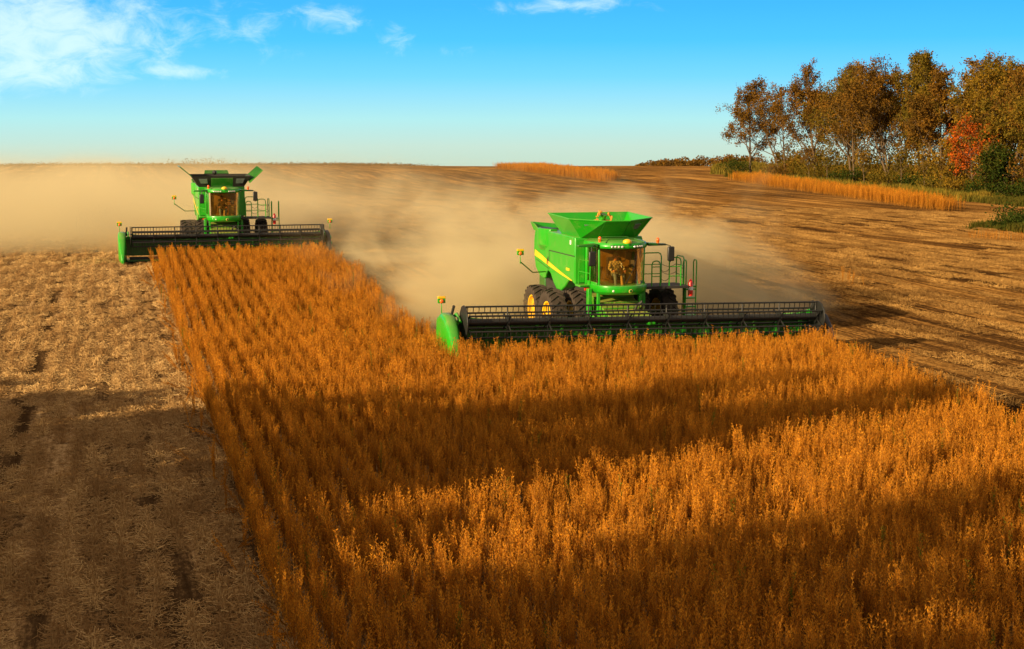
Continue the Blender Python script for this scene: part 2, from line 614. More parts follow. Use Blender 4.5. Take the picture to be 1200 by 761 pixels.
def soy_plant(k):
    r = random.Random(100 + k)
    V, F, I = [], [], []

    def stick(p, q, r0, r1):
        b2 = len(V)
        p, q = Vector(p), Vector(q)
        d = (q - p).normalized()
        u = d.orthogonal().normalized()
        v = d.cross(u)
        for c2, rr in ((p, r0), (q, r1)):
            for j in range(3):
                a = 2.094 * j
                V.append(tuple(c2 + (u * math.cos(a) + v * math.sin(a)) * rr))
        for j in range(3):
            F.append((b2 + j, b2 + (j + 1) % 3, b2 + 3 + (j + 1) % 3, b2 + 3 + j))
            I.append(1)

    def pod(p, d, ln, wd):
        b2 = len(V)
        d = d.normalized()
        u = d.orthogonal().normalized()
        u = (Matrix.Rotation(r.uniform(0, 6.28), 3, d) @ u)
        v = d.cross(u)
        p = Vector(p)
        V.extend([tuple(p), tuple(p + d * ln * 0.5 + u * wd), tuple(p + d * ln), tuple(p + d * ln * 0.5 - u * wd),
                  tuple(p + d * ln * 0.5 + v * wd * 0.7)])
        F.extend([(b2, b2 + 1, b2 + 4), (b2 + 1, b2 + 2, b2 + 4), (b2 + 2, b2 + 3, b2 + 4), (b2 + 3, b2, b2 + 4)])
        I.extend([0] * 4)

    def shoot(base, tip, npods, rr):
        base, tip = Vector(base), Vector(tip)
        bend = Vector((r.uniform(-.05, .05), r.uniform(-.05, .05), 0))
        mid = (base + tip) / 2 + bend
        pts = [base, mid, tip]
        stick(base, mid, rr, rr * 0.8)
        stick(mid, tip, rr * 0.8, rr * 0.3)
        for j in range(npods):
            s = 1.0 - (j / npods) * 0.93 + r.uniform(-.02, .02)
            s = min(1.0, max(0.05, s))
            p = base.lerp(mid, s * 2) if s < 0.5 else mid.lerp(tip, s * 2 - 1)
            a = r.uniform(0, 6.283)
            up = r.uniform(0.3, 2.2)
            d = Vector((math.cos(a), math.sin(a), up))
            pod(p, d, r.uniform(0.040, 0.066), r.uniform(0.0055, 0.009))
    h = r.uniform(0.92, 1.10)
    shoot((0, 0, 0), (r.uniform(-.08, .08), r.uniform(-.08, .08), h), 44, 0.006)
    for j in range(r.choice((2, 3, 3, 4))):
        a = r.uniform(0, 6.283)
        s = r.uniform(0.10, 0.35)
        l = r.uniform(0.025, 0.075)
        ht = r.uniform(0.70, 0.98)
        shoot((0, 0, s), (math.cos(a) * l, math.sin(a) * l, ht), 22, 0.004)
    return proto('soybean_plant', V, F, [M['pod'], M['stem']], I)


soy = [soy_plant(k) for k in range(10)]


def noise2(x, y, s, seed=0):
    """cheap smooth value noise"""
    rs = np.random.default_rng(seed)
    tab = rs.random((64, 64))
    xs, ys = x / s, y / s
    xi, yi = np.floor(xs).astype(int), np.floor(ys).astype(int)
    fx, fy = xs - xi, ys - yi
    fx, fy = fx * fx * (3 - 2 * fx), fy * fy * (3 - 2 * fy)
    g = lambda a, b2: tab[a % 64, b2 % 64]
    return (g(xi, yi) * (1 - fx) + g(xi + 1, yi) * fx) * (1 - fy) + (g(xi, yi + 1) * (1 - fx) + g(xi + 1, yi + 1) * fx) * fy


def row_points(x0, x1, y0, y1, gap, step, inside):
    xs = np.arange(x0, x1, gap)
    ys = np.arange(y0, y1, step)
    X, Y = np.meshgrid(xs, ys)
    X = X.ravel() + rng.normal(0, 0.045, X.size)
    Y = Y.ravel() + rng.uniform(-step, step, Y.size)
    X = X + (noise2(X * 0.15, Y, 6.0, 3) - 0.5) * 0.16
    k = inside(X, Y)
    return X[k], Y[k]


def plants(name, X, Y, smin, smax, lean=0.055, edge=False):
    n = len(X)
    Z = height(X, Y)
    rot = np.zeros((n, 3))
    lx = (noise2(X, Y, 1.1, 5) - 0.5) * 0.34
    ly = (noise2(X, Y, 0.9, 6) - 0.5) * 0.28
    rot[:, 0] = rng.normal(0, lean, n) + ly
    rot[:, 1] = rng.normal(0, lean, n) + lx
    if edge:
        k = (X < 2.6) & (rng.random(n) < 0.15)
        k |= X < 2.05
        rot[k, 1] -= rng.uniform(.3, 1.2, k.sum())
    rot[:, 2] = rng.uniform(0, 6.283, n)
    s = rng.uniform(smin, smax, n) * (0.74 + 0.42 * noise2(X, Y, 0.55, 7)) * (0.92 + 0.16 * noise2(X, Y, 9, 8)) * (0.91 + 0.18 * noise2(np.round(X / 0.53) * 5.3, Y * 0.12, 1.0, 14))
    sc = np.stack([s * 0.98, s * 0.98, s], -1)
    return scatter(name, np.stack([X, Y, Z], -1), rot, sc, rng.integers(0, len(soy), n), soy)


NEARX, NEARY = 18.1, 46.2
FARX, FARY = 6.4, 81.6


def in_crop(X, Y):
    j = (noise2(X * 0 + 3, Y, 0.8, 9) - 0.5) * 0.35
    lft = X > 2.2 + j * .9 + (noise2(X * 0 + 9, Y, 5.0, 19) - .5) * .3
    bound = 11.15 + (Y - 46) * 0.022 + j
    far = lft & (X < bound) & (Y < FARY - 0.55)
    rgt = 22.2 + (Y - 30) * 0.165 + j * 1.5
    near = lft & (X < rgt) & (Y < NEARY - 0.50)
    ok = far | near
    # the camera's field of view with a margin, and a little behind it
    vis = (X < Y * 0.80 + 6)
    thin = (noise2(X, Y, 0.7, 12) > 0.22) | (rng.random(X.shape) > 0.5)
    return ok & vis & thin


X, Y = row_points(1.5, 26, 13.0, 95.5, 0.53, 0.060, in_crop)
stray = rng.uniform(14, 78, 34)
X = np.r_[X, 2.2 - np.abs(rng.normal(0, .22, 34))]
Y = np.r_[Y, stray]
crop = plants('soybean_crop', X, Y, 0.92, 1.10, edge=True)
ident(crop, 'ripe orange soybean crop standing in rows before both combines', 'crop', kind='stuff')

# strips left standing up the hill


def strip(a, b2, wa, wb):
    a, b2 = np.array(a), np.array(b2)
    d = b2 - a
    L = np.linalg.norm(d)
    d = d / L
    nrm_ = np.array([d[1], -d[0]])
    n = int(L * (wa + wb) / 2 * 9)
    s = rng.random(n)
    wd = (rng.random(n)) * (wa + (wb - wa) * s) + rng.normal(0, .35, n)
    keep = (rng.random(n) < np.minimum(1, np.minimum(s, 1 - s) * 14 + .12)) & (noise2(s * L, wd, 2.2, 33) + .5 * rng.random(n) > .42)
    s, wd = s[keep], wd[keep]
    p = a + np.outer(s * L, d) + np.outer(wd, nrm_)
    return p[:, 0], p[:, 1]


X, Y = strip((94.8, 264), (108.5, 402), 2.5, 15)
ident(plants('soybean_strip', X, Y, 1.6, 2.1), 'narrow orange strip of standing soybeans on the skyline', 'crop', kind='stuff')
X, Y = strip((89.8, 139.5), (119.5, 262), 3.0, 7.0)
ident(plants('soybean_strip', X, Y, 1.35, 1.8), 'orange strip of standing soybeans in front of the wood', 'crop', kind='stuff')


def straw_patch(k, mat_, n, size, long, tall):
    r = random.Random(500 + k)
    V, F, I = [], [], []
    for j in range(n):
        x, y = max(-size, min(size, r.gauss(0, size * .55))), r.uniform(-long, long)
        if j < n * tall:      # a cut stalk standing on its row
            x = r.gauss(0, .03)
            h = r.uniform(0.05, 0.14)
            p, q = Vector((x, y, 0)), Vector((x + r.uniform(-.04, .04), y + r.uniform(-.04, .04), h))
            wd = 0.006
        else:
            a = r.uniform(0, 6.283)
            l = r.choice((0.04, 0.06, 0.09, 0.13, 0.2)) * r.uniform(.7, 1.2)
            z = abs(r.gauss(0, 0.035))
            p = Vector((x, y, z))
            q = p + Vector((math.cos(a) * l, math.sin(a) * l, r.uniform(-.02, .06)))
            wd = r.uniform(0.003, 0.007)
        d = (q - p).normalized()
        u = d.cross(Vector((0, 0, 1)))
        u = u.normalized() if u.length > .01 else Vector((1, 0, 0))
        v = u.cross(d)
        b2 = len(V)
        for c2 in (p, q):
            for e in (u * wd, -u * wd, v * wd * 1.3):
                V.append(tuple(c2 + e))
        for e in range(3):
            F.append((b2 + e, b2 + (e + 1) % 3, b2 + 3 + (e + 1) % 3, b2 + 3 + e))
            I.append(0)
    return proto('straw', V, F, [mat_], I)


sp_l = [straw_patch(k, M['straw'], 520, 0.27, 0.9, 0.16) for k in range(5)]
sp_r = [straw_patch(20 + k, M['straw_red'], 420, 0.45, 1.3, 0.16) for k in range(4)]


def tiles(name, X, Y, protos, smin, smax):
    n = len(X)
    rot = np.zeros((n, 3))
    rot[:, 2] = rng.integers(0, 2, n) * math.pi + rng.normal(0, 0.06, n)
    s = rng.uniform(smin, smax, n)
    return scatter(name, np.stack([X, Y, height(X, Y)], -1), rot, np.stack([s, s, s * rng.uniform(.7, 1.5, n)], -1), rng.integers(0, len(protos), n), protos)


Xs, Ys = np.meshgrid(np.arange(-14, 4, 0.5), np.arange(14, 112, 1.1))
X, Y = Xs.ravel() + rng.normal(0, .06, Xs.size), Ys.ravel() + rng.uniform(-.5, .5, Xs.size)
k = (X < 2.5) & (X > -0.085 * Y - 4) & (noise2(X * 1.0, Y * 0.10, 0.5, 21) + 0.6 * noise2(X, Y, 0.6, 22) + 0.35 * rng.random(X.shape) > 0.62)
k &= ~((np.abs(X + 2.6 - .5 * (noise2(X * 0 + 5, Y, 7.0, 27) - .5)) < 0.30) & (noise2(X * 0, Y, 1.6, 25) + .4 * rng.random(X.shape) > 0.70) & (Y > 30))
ident(tiles('straw_litter', X[k], Y[k], sp_l, 0.8, 1.1), 'pale cut straw and stubble left of the standing crop', 'straw', kind='stuff')
Xs, Ys = np.meshgrid(np.arange(11, 110, 1.0), np.arange(32, 170, 2.0))
X, Y = Xs.ravel() + rng.uniform(-.7, .7, Xs.size), Ys.ravel() + rng.uniform(-.7, .7, Xs.size)
k = (X < Y * 0.80 + 4) & (X > np.where(Y < 46, 22.4 + (Y - 30) * .125, 11.3 + (Y - 46) * 0.022)) & (X > Y * 0.10 - 2) & (X + 0.9 * Y < 215)
k &= (noise2(X, Y * 0.05, 1.5, 23) + 0.5 * noise2(X, Y, 2.0, 24) > 0.60)
ident(tiles('brown_straw_litter', X[k], Y[k], sp_r, 0.8, 1.2), 'brown stubble and straw right of the standing crop', 'straw', kind='stuff')

# ------------------------------------------------------------------ trees


def leaf_quads(centres, size, r):
    n = len(centres)
    a = r.normal(size=(n, 3))
    a /= np.linalg.norm(a, axis=1)[:, None]
    b2 = r.normal(size=(n, 3))
    b2 = np.cross(a, b2)
    b2 /= np.linalg.norm(b2, axis=1)[:, None]
    s = (size * r.uniform(0.6, 1.3, n))[:, None]
    c = centres
    v = np.stack([c - a * s * .5, c + b2 * s * .32, c + a * s * .5, c - b2 * s * .32], 1).reshape(-1, 3)
    f = np.arange(n * 4).reshape(n, 4)
    return v, f


def tree(seed, loc, h, spread, leaf, nleaf, label,  trunks=1, lean=0.0, bare=0.0, lsize=0.34, low=0.20, group='trees of the wood', name='tree', cat='tree'):
    r = random.Random(seed)
    nr = np.random.default_rng(seed)
    mb = MB()
    tips = []

    def limb(p, d, ln, rad, lev):
        pts, rd = [p.copy()], [rad]
        q, dd = p.copy(), d.copy()
        ns = 4 if lev < 2 else 3
        for i in range(ns):
            dd = (dd + Vector((r.gauss(0, .13), r.gauss(0, .13), r.gauss(0.05, .08))) * (1.0 if lev else 0.45)).normalized()
            q = q + dd * (ln / ns)
            pts.append(q.copy())
            rd.append(rad * (1 - 0.72 * (i + 1) / ns))
        mb.tube(pts, rd, 7 if lev == 0 else (5 if lev == 1 else 3), cap=False)
        if lev >= 3:
            tips.append((pts[1], pts[-1], lev))
            return
        if lev == 2:
            tips.append((pts[1], pts[-1], lev))
        nb = {0: r.randint(8, 11), 1: r.randint(5, 7), 2: r.randint(3, 4)}[lev]
        for j in range(nb):
            s = (low + (1 - low) * (j + r.random()) / nb) if lev == 0 else (0.25 + 0.75 * (j + r.random()) / nb)
            s = min(s, 0.99)
            i = min(int(s * ns), ns - 1)
            bp_ = pts[i].lerp(pts[i + 1], s * ns - i)
            rb = rd[i] * 0.55
            tan = (pts[i + 1] - pts[i]).normalized()
            az_ = j * 2.4 + r.uniform(-.6, .6)
            u = tan.orthogonal().normalized()
            v = tan.cross(u)
            out = u * math.cos(az_) + v * math.sin(az_)
            ang = r.uniform(0.55, 1.05) if lev == 0 else r.uniform(0.4, 0.95)
            nd = (tan * math.cos(ang) + out * math.sin(ang) + Vector((0, 0, 0.12))).normalized()
            if lev == 0:
                l2 = spread * r.uniform(0.65, 1.1) * (1.15 - 0.55 * s)
            else:
                l2 = ln * r.uniform(0.35, 0.6)
            limb(bp_, nd, l2, max(rb, 0.015), lev + 1)
        # the top goes on
        if lev < 2:
            limb(pts[-1], dd, ln * 0.28, rd[-1], lev + 1)

    for k in range(trunks):
        a = r.uniform(0, 6.28)
        off = Vector((math.cos(a), math.sin(a), 0)) * (0.0 if trunks == 1 else 0.5)
        ld = Vector((lean + (0.26 * math.cos(a) if trunks > 1 else r.uniform(-.05, .05)), (0.26 * math.sin(a) if trunks > 1 else 0), 1)).normalized()
        limb(off + Vector((0, 0, -0.3)), ld, h * r.uniform(0.72, 0.82), h * 0.014 / (trunks ** 0.3), 0)
    root = bpy.data.objects.new(name, None)
    COL.objects.link(root)
    root.location = (loc[0], loc[1], float(height(loc[0], loc[1])))
    ident(root, label, cat, group)
    mb.build('trunk', M['bark'], root, smooth=True)
    # leaves gather round the twigs, some twigs bare
    keep = [q for q in tips if r.random() > bare]
    wts = np.array([(q[1] - q[0]).length + 0.2 for q in keep])
    wts = wts * nr.uniform(0.25, 1.0, len(wts))
    pick = nr.choice(len(keep), nleaf, p=wts / wts.sum())
    P0 = np.array([q[0][:] for q in keep])[pick]
    P1 = np.array([q[1][:] for q in keep])[pick]
    s = nr.random((nleaf, 1)) ** 0.7
    c = P0 + (P1 - P0) * s * 1.08 + nr.normal(0, 0.34, (nleaf, 3))
    c[:, 2] = np.maximum(c[:, 2], 0.3)
    v, f = leaf_quads(c, lsize, nr)
    link_mesh('crown', v, f.tolist(), LEAF[leaf], root)
    return root


def shrub(seed, loc, rad, h, leaf, nleaf, label, group='bushes along the wood edge', lsize=0.3, name='bush'):
    r = random.Random(seed)
    nr = np.random.default_rng(seed)
    mb = MB()
    ends = []
    for j in range(9):
        a = j * 0.7 + r.uniform(-.3, .3)
        q = Vector((math.cos(a) * rad * r.uniform(.3, 1), math.sin(a) * rad * r.uniform(.3, 1), h * r.uniform(.5, 1)))
        mb.tube([(0, 0, -.1), q * 0.5 + Vector((0, 0, .1)), q], [0.05, 0.03, 0.01], 4, cap=False)
        ends.append(q)
    root = bpy.data.objects.new(name, None)
    COL.objects.link(root)
    root.location = (loc[0], loc[1], float(height(loc[0], loc[1])))
    ident(root, label, 'bush', group)
    mb.build('stem', M['bark'], root)
    E = np.array([e[:] for e in ends])[nr.integers(0, len(ends), nleaf)]
    c = E * (nr.random((nleaf, 1)) ** 0.35) + nr.normal(0, 0.2 * rad, (nleaf, 3)) * np.array([1, 1, .7])
    c[:, 2] = np.abs(c[:, 2]) + 0.05
    v, f = leaf_quads(c, lsize, nr)
    link_mesh('foliage', v, f.tolist(), LEAF[leaf], root)
    return root


TREES = [
    # (X, Y), height, spread, leaf, leaves, trunks, lean, bare, label
    ((131.5, 276), 19.0, 5.5, 'rust', 2600, 1, 0.02, 0.25, 'dark trunked rust tree at the left end of the wood'),
    ((137.0, 271), 18.0, 6.5, 'rust', 1900, 2, -0.15, 0.45, 'thin leaning tree with bare limbs reaching left over the skyline'),
    ((134.0, 252), 20.5, 6.0, 'rust', 3600, 1, 0.03, 0.25, 'tall thin-topped rust tree, third from the left end of the wood'),
    ((138.0, 243), 20.5, 6.0, 'rust', 3600, 1, 0.05, 0.25, 'rust brown tree standing fourth from the left end of the wood'),
    ((131.0, 231), 18.5, 5.5, 'olive', 2600, 2, 0.08, 0.3, 'forked olive brown tree beside the gap of sky low in the wood'),
    ((128.5, 214), 19.0, 6.5, 'rust', 4600, 2, -0.06, 0.15, 'broad dense rust tree in the middle of the wood'),
    ((131.5, 209), 19.5, 6.0, 'olive', 3800, 1, 0.06, 0.2, 'olive brown tree rising behind the broad rust one'),
    ((126.5, 196), 17.0, 5.0, 'rust', 3000, 1, 0.0, 0.25, 'slender rust tree right of the broad middle one'),
    ((129.0, 187), 18.0, 5.5, 'gold', 3600, 2, 0.03, 0.2, 'golden brown tree behind the bright red maple'),
    ((121.0, 184), 8.5, 3.6, 'gold', 2200, 1, -0.05, 0.1, 'low golden tree in front of the rust trees, left of the red maple'),
    ((119.2, 176.5), 10.5, 4.2, 'red', 1100, 1, -0.10, 0.1, 'bright orange red maple at the edge of the wood'),
    ((123.5, 174), 16.0, 5.5, 'olive', 4200, 1, 0.05, 0.15, 'dense olive tree just right of the red maple'),
    ((124.5, 165), 16.0, 5.5, 'rust', 4200, 2, 0.06, 0.15, 'rust brown tree standing second from the right edge of the photo'),
    ((119.5, 157), 15.5, 5.5, 'olive', 4200, 1, 0.0, 0.15, 'olive tree cut by the right edge of the photo'),
    ((143.0, 228), 20.0, 6.0, 'olive', 3400, 1, 0.0, 0.2, 'olive tree in the back row, behind the gap of sky'),
    ((140.0, 201), 19.0, 6.0, 'rust', 3400, 1, 0.0, 0.2, 'rust tree in the back row, behind the slender one'),
    ((136.5, 178), 18.0, 6.0, 'olive', 3400, 1, 0.0, 0.2, 'olive tree in the back row, behind the golden brown one'),
    ((145.0, 258), 20.5, 6.0, 'olive', 3000, 1, 0.0, 0.15, 'dark olive tree deep in the wood behind the third tree from the left'),
    ((148.0, 242), 20.0, 6.5, 'rust', 3000, 1, 0.0, 0.15, 'rust tree deep in the wood behind the fourth tree from the left'),
    ((146.0, 213), 19.0, 6.5, 'rust', 3000, 1, 0.0, 0.15, 'rust tree deep in the wood behind the broad middle one'),
    ((143.0, 188), 18.0, 6.5, 'olive', 3000, 1, 0.0, 0.15, 'olive tree deep in the wood left of the red maple'),
    ((134.5, 191), 18.5, 6.0, 'olive', 3000, 1, 0.0, 0.1, 'olive tree filling the gap just left of the golden brown one'),
    ((128.0, 180), 15.5, 5.5, 'rust', 2800, 1, 0.0, 0.1, 'rust tree directly behind the crown of the red maple'),
    ((136.0, 162), 17.0, 6.0, 'rust', 3000, 1, 0.0, 0.15, 'rust tree deep in the wood near the right edge'),
    ((115.0, 165), 7.0, 3.0, 'green', 1800, 1, 0.0, 0.1, 'small green tree under the olive one near the right edge'),
]
for i, (p, h, sp, lf, nl, tk, ln, br, lb) in enumerate(TREES):
    big = h > 11
    tree(40 + i, p, h * (1.06 if big else 1), sp * (1.5 if big else 1.1), lf, int(nl * (4.8 if big else 2.2)), lb, tk, ln, br)

# thin poles of understorey along the front of the wood
US = [((126, 219), 'gold', 'thin golden sapling under the broad middle tree'), ((123.5, 203), 'olive', 'thin olive sapling right of the broad middle tree'),
      ((121.5, 193), 'gold', 'thin golden sapling left of the low golden tree'), ((128, 236), 'olive', 'thin olive sapling under the fourth tree from the left'),
      ((117.0, 170.5), 'gold', 'thin golden sapling right of the red maple trunk'), ((116.5, 161), 'rust', 'thin rust sapling near the right edge of the wood'),
      ((129.5, 246), 'rust', 'thin rust sapling under the third tree from the left')]
for i, (p, lf, lb) in enumerate(US):
    tree(90 + i, p, 7.5, 2.4, lf, 700, lb, 1, 0.0, 0.2, low=0.35, group='saplings under the wood', name='sapling', cat='sapling')

BUSH = [((128.5, 276), 3.0, 3.0, 'green', 'dark green bush at the foot of the dark trunked tree'),
        ((131.0, 262), 3.2, 2.6, 'rust', 'rust bush left of the third tree of the wood'),
        ((131.0, 246), 3.2, 2.6, 'olive', 'olive bush below the third and fourth trees of the wood'),
        ((128.5, 229), 3.0, 2.4, 'green', 'green bush under the forked olive tree'),
        ((126.0, 212), 3.0, 2.3, 'olive', 'olive bush under the broad middle tree'),
        ((123.0, 198), 3.0, 2.2, 'green', 'green bush under the slender rust tree'),
        ((120.0, 187), 2.8, 2.2, 'olive', 'olive bush under the low golden tree'),
        ((117.0, 176), 2.6, 2.0, 'gold', 'yellow bush at the foot of the red maple'),
        ((115.0, 168), 2.6, 2.2, 'green', 'green bush right of the red maple'),
        ((113.5, 159), 2.6, 2.2, 'green', 'leafy green bush at the right edge of the photo')]
for i, (p, rd_, h, lf, lb) in enumerate(BUSH):
    shrub(140 + i, p, rd_ * 1.2, h * 1.25, lf, 1500, lb)
for i, (p, rd_, h, lf, lb) in enumerate([((74.5, 104.5), 2.4, 1.5, 'green', 'low dark green bush beside the gully at the right edge of the photo'),
                                         ((79.0, 108.0), 2.8, 2.0, 'green', 'taller dark green bush behind the low one beside the gully'),
                                         ((78.5, 101.0), 2.4, 1.4, 'olive', 'low olive bush nearest the camera beside the gully')]):
    shrub(170 + i, p, rd_, h, lf, 2200, lb, 'bushes beside the gully', 0.22)
# dark undergrowth that fills the wood floor behind the first trunks
nr = np.random.default_rng(5)
n = 34000
s = nr.random(n)
cx = 136.0 + (119.5 - 136.0) * s + nr.uniform(-0.5, 14, n)
cy = 276 + (146 - 276) * s + nr.uniform(-2, 2, n)
cz = np.abs(nr.normal(0, 3.6, n)) * (0.45 + noise2(cx, cy, 5, 31)) + 0.1
v, f = leaf_quads(np.stack([cx, cy, cz + height(cx, cy)], -1), 0.42, nr)
ident(link_mesh('undergrowth', v, f.tolist(), LEAF['olive']), 'tangled dark undergrowth between the trunks of the wood', 'undergrowth', kind='stuff')


def blade_tuft(k, mat_, n, h, w_):
    r = random.Random(900 + k)
    V, F, I = [], [], []
    for j in range(n):
        a = r.uniform(0, 6.28)
        p = Vector((r.gauss(0, .22), r.gauss(0, .22), 0))
        hh = h * r.uniform(.5, 1.1)
        q = p + Vector((math.cos(a) * hh * .3, math.sin(a) * hh * .3, hh))
        u = Vector((-math.sin(a), math.cos(a), 0)) * w_
        mid = p.lerp(q, .55) + Vector((0, 0, hh * .12))
        b2 = len(V)
        V.extend([tuple(p - u), tuple(p + u), tuple(mid + u * .8), tuple(mid - u * .8), tuple(q)])
        F.extend([(b2, b2 + 1, b2 + 2, b2 + 3), (b2 + 3, b2 + 2, b2 + 4)])
        I.extend([0, 0])
    return proto('tuft', V, F, [mat_], I)


tg = [blade_tuft(k, M['grass'], 40, 0.55, 0.02) for k in range(3)]
ty = [blade_tuft(10 + k, M['grass_gold'], 40, 1.0, 0.025) for k in range(3)]


def tufts(name, X, Y, protos, smin, smax):
    n = len(X)
    rot = np.zeros((n, 3))
    rot[:, 2] = rng.uniform(0, 6.28, n)
    s = rng.uniform(smin, smax, n) * (0.6 + 0.8 * noise2(X, Y, 2.5, 41))
    return scatter(name, np.stack([X, Y, height(X, Y)], -1), rot, np.stack([s * 1.2, s * 1.2, s], -1), rng.integers(0, len(protos), n), protos)


n = 7000
s = rng.random(n)
X = 131.0 + (109.5 - 131.0) * s + rng.uniform(-3.5, 9, n)
Y = 280 + (146 - 280) * s
ident(tufts('verge_grass', X, Y, tg, 0.9, 1.7), 'green grass verge along the foot of the wood', 'grass', kind='stuff')
n = 2600
X = rng.uniform(136, 144, n)
Y = 297 - (X - 136) * 2.4 + rng.uniform(-5, 8, n)
ident(tufts('tall_grass', X, Y, ty, 1.4, 2.4), 'tall yellow green grass left of the wood', 'grass', kind='stuff')
n = 900
X = 126.5 + (111.0 - 126.5) * (s2 := rng.random(n)) + rng.uniform(-3, 2, n)
Y = 268 + (158 - 268) * s2
ident(tufts('dry_grass', X, Y, ty, 0.9, 1.5), 'dry golden grass between the standing strip and the wood', 'grass', kind='stuff')
n = 900
a_, q_ = rng.uniform(0, 6.28, n), rng.random(n) ** 0.5
X, Y = 77.5 + np.cos(a_) * q_ * 5.0, 104.0 + np.sin(a_) * q_ * 8.0
ident(tufts('gully_grass', X, Y, tg, 0.7, 1.3), 'clump of green grass beside the gully at the right edge', 'grass', kind='stuff')
n = 260
X = rng.uniform(66, 78, n)
Y = 97.5 - (X - 66) * 0.95 + rng.uniform(-1.2, 1.2, n)
ident(plants('soybean_remnant', X, Y, 0.5, 0.9), 'short orange remnant of soybeans along the gully', 'crop', kind='stuff')
n = 14
X = np.r_[rng.uniform(31.8, 32.6, 7), rng.uniform(36.2, 37.0, 7)]
Y = np.r_[rng.uniform(69.5, 71, 7), rng.uniform(64, 65.5, 7)]
ident(plants('missed_plants', X, Y, 0.7, 0.95), 'two missed tufts of soybean left standing in the cut field', 'crop', kind='stuff')

# far wood over the crest
nr = np.random.default_rng(77)
V, F = [], []
for i in range(42):
    t_ = i / 41
    X0, Y0 = 231 + 62 * t_ + nr.uniform(-3, 3), 600 - 40 * t_ + nr.uniform(-15, 15)
    hh = (3.0 + 4.0 * t_) * nr.uniform(.7, 1.25)
    n = 260
    c = nr.normal(0, 1, (n, 3))
    c /= np.linalg.norm(c, axis=1)[:, None]
    c *= (nr.random((n, 1)) ** .4) * np.array([3.6, 3.6, hh * .55])
    c += np.array([X0, Y0, float(height(X0, Y0)) + hh * .5])
    v, f = leaf_quads(c, 1.0, nr)
    F.extend((f + len(V)).tolist())
    V.extend(v.tolist())
for i in range(150):        # and low scrub far along the left skyline
    a0 = nr.uniform(-5.5, 11.5)
    d0 = nr.uniform(470, 500)
    X0, Y0 = math.sin(R(a0)) * d0, math.cos(R(a0)) * d0
    hh = nr.uniform(.5, 1.1) + (1.6 if abs(a0 - 3.6) < .6 else 0)
    n = 160
    c = nr.normal(0, 1, (n, 3)) * np.array([5.5, 2, hh * .40]) + np.array([X0, Y0, float(height(X0, Y0))])
    v, f = leaf_quads(c, 0.45, nr)
    F.extend((f + len(V)).tolist())
    V.extend(v.tolist())
ident(link_mesh('distant_trees', V, F, LEAF['rust']), 'far-off dark autumn wood and scrub along the skyline', 'trees', kind='stuff')

# ------------------------------------------------------------------ unseen trees, added left of and behind the camera to shade the foreground
SHADE = [(-23, 40, 6.6, 3), (-23, 34.8, 8.2, 3), (-22, 30, 9.6, 3), (-23, 26, 11.6, 2.4), (-24, 21.8, 15.4, 2.4), (-25, 20.0, 14.5, 2.2), (-22, 18.2, 17.0, 1.8), (-25, 20.5, 9.2, 3.2), (-25, 17, 9.2, 3.2),
         (-23, 14.4, 10.4, 2.6), (-23, 11.4, 10.0, 2.6), (-22, 8.9, 15, 2.4), (-24, 6.0, 13.5, 2.6), (-23, 3.4, 15.5, 2.9), (-24, -1, 15, 3.0), (-24, -7, 14.5, 3.2)]
nr = np.random.default_rng(21)
mbs = MB()
V, F = [], []
for X0, Y0, hh, rr in SHADE:
    mbs.tube([(X0, Y0, -.3), (X0 + .3, Y0, hh * .5), (X0, Y0, hh * .9)], [.35, .22, .05], 7)
    n = int((150 if hh > 11 else 420) * hh)
    c = nr.normal(0, 1, (n, 3))
    c /= np.linalg.norm(c, axis=1)[:, None]
    c *= (nr.random((n, 1)) ** .45) * np.array([rr, rr, hh * .44])
    c += np.array([X0, Y0, hh * .56])
    v, f = leaf_quads(c, .54, nr)
    F.extend((f + len(V)).tolist())
    V.extend(v.tolist())
b0 = len(V)
V2 = V + mbs.v
F2 = F + [tuple(i + b0 for i in q) for q in mbs.f]
o = link_mesh('shade_trees', V2, F2, mats=[LEAF['olive'], M['bark']], midx=[0] * len(F) + [1] * len(mbs.f))
ident(o, 'unseen trees added behind the camera to shade the foreground', 'trees', kind='stuff')

# ------------------------------------------------------------------ combine harvesters


def ring_arc(cx, cy, rx, ry, a0, a1, n):
    return [(cx + rx * math.sin(a0 + (a1 - a0) * i / n), cy - ry * math.cos(a0 + (a1 - a0) * i / n)) for i in range(n + 1)]


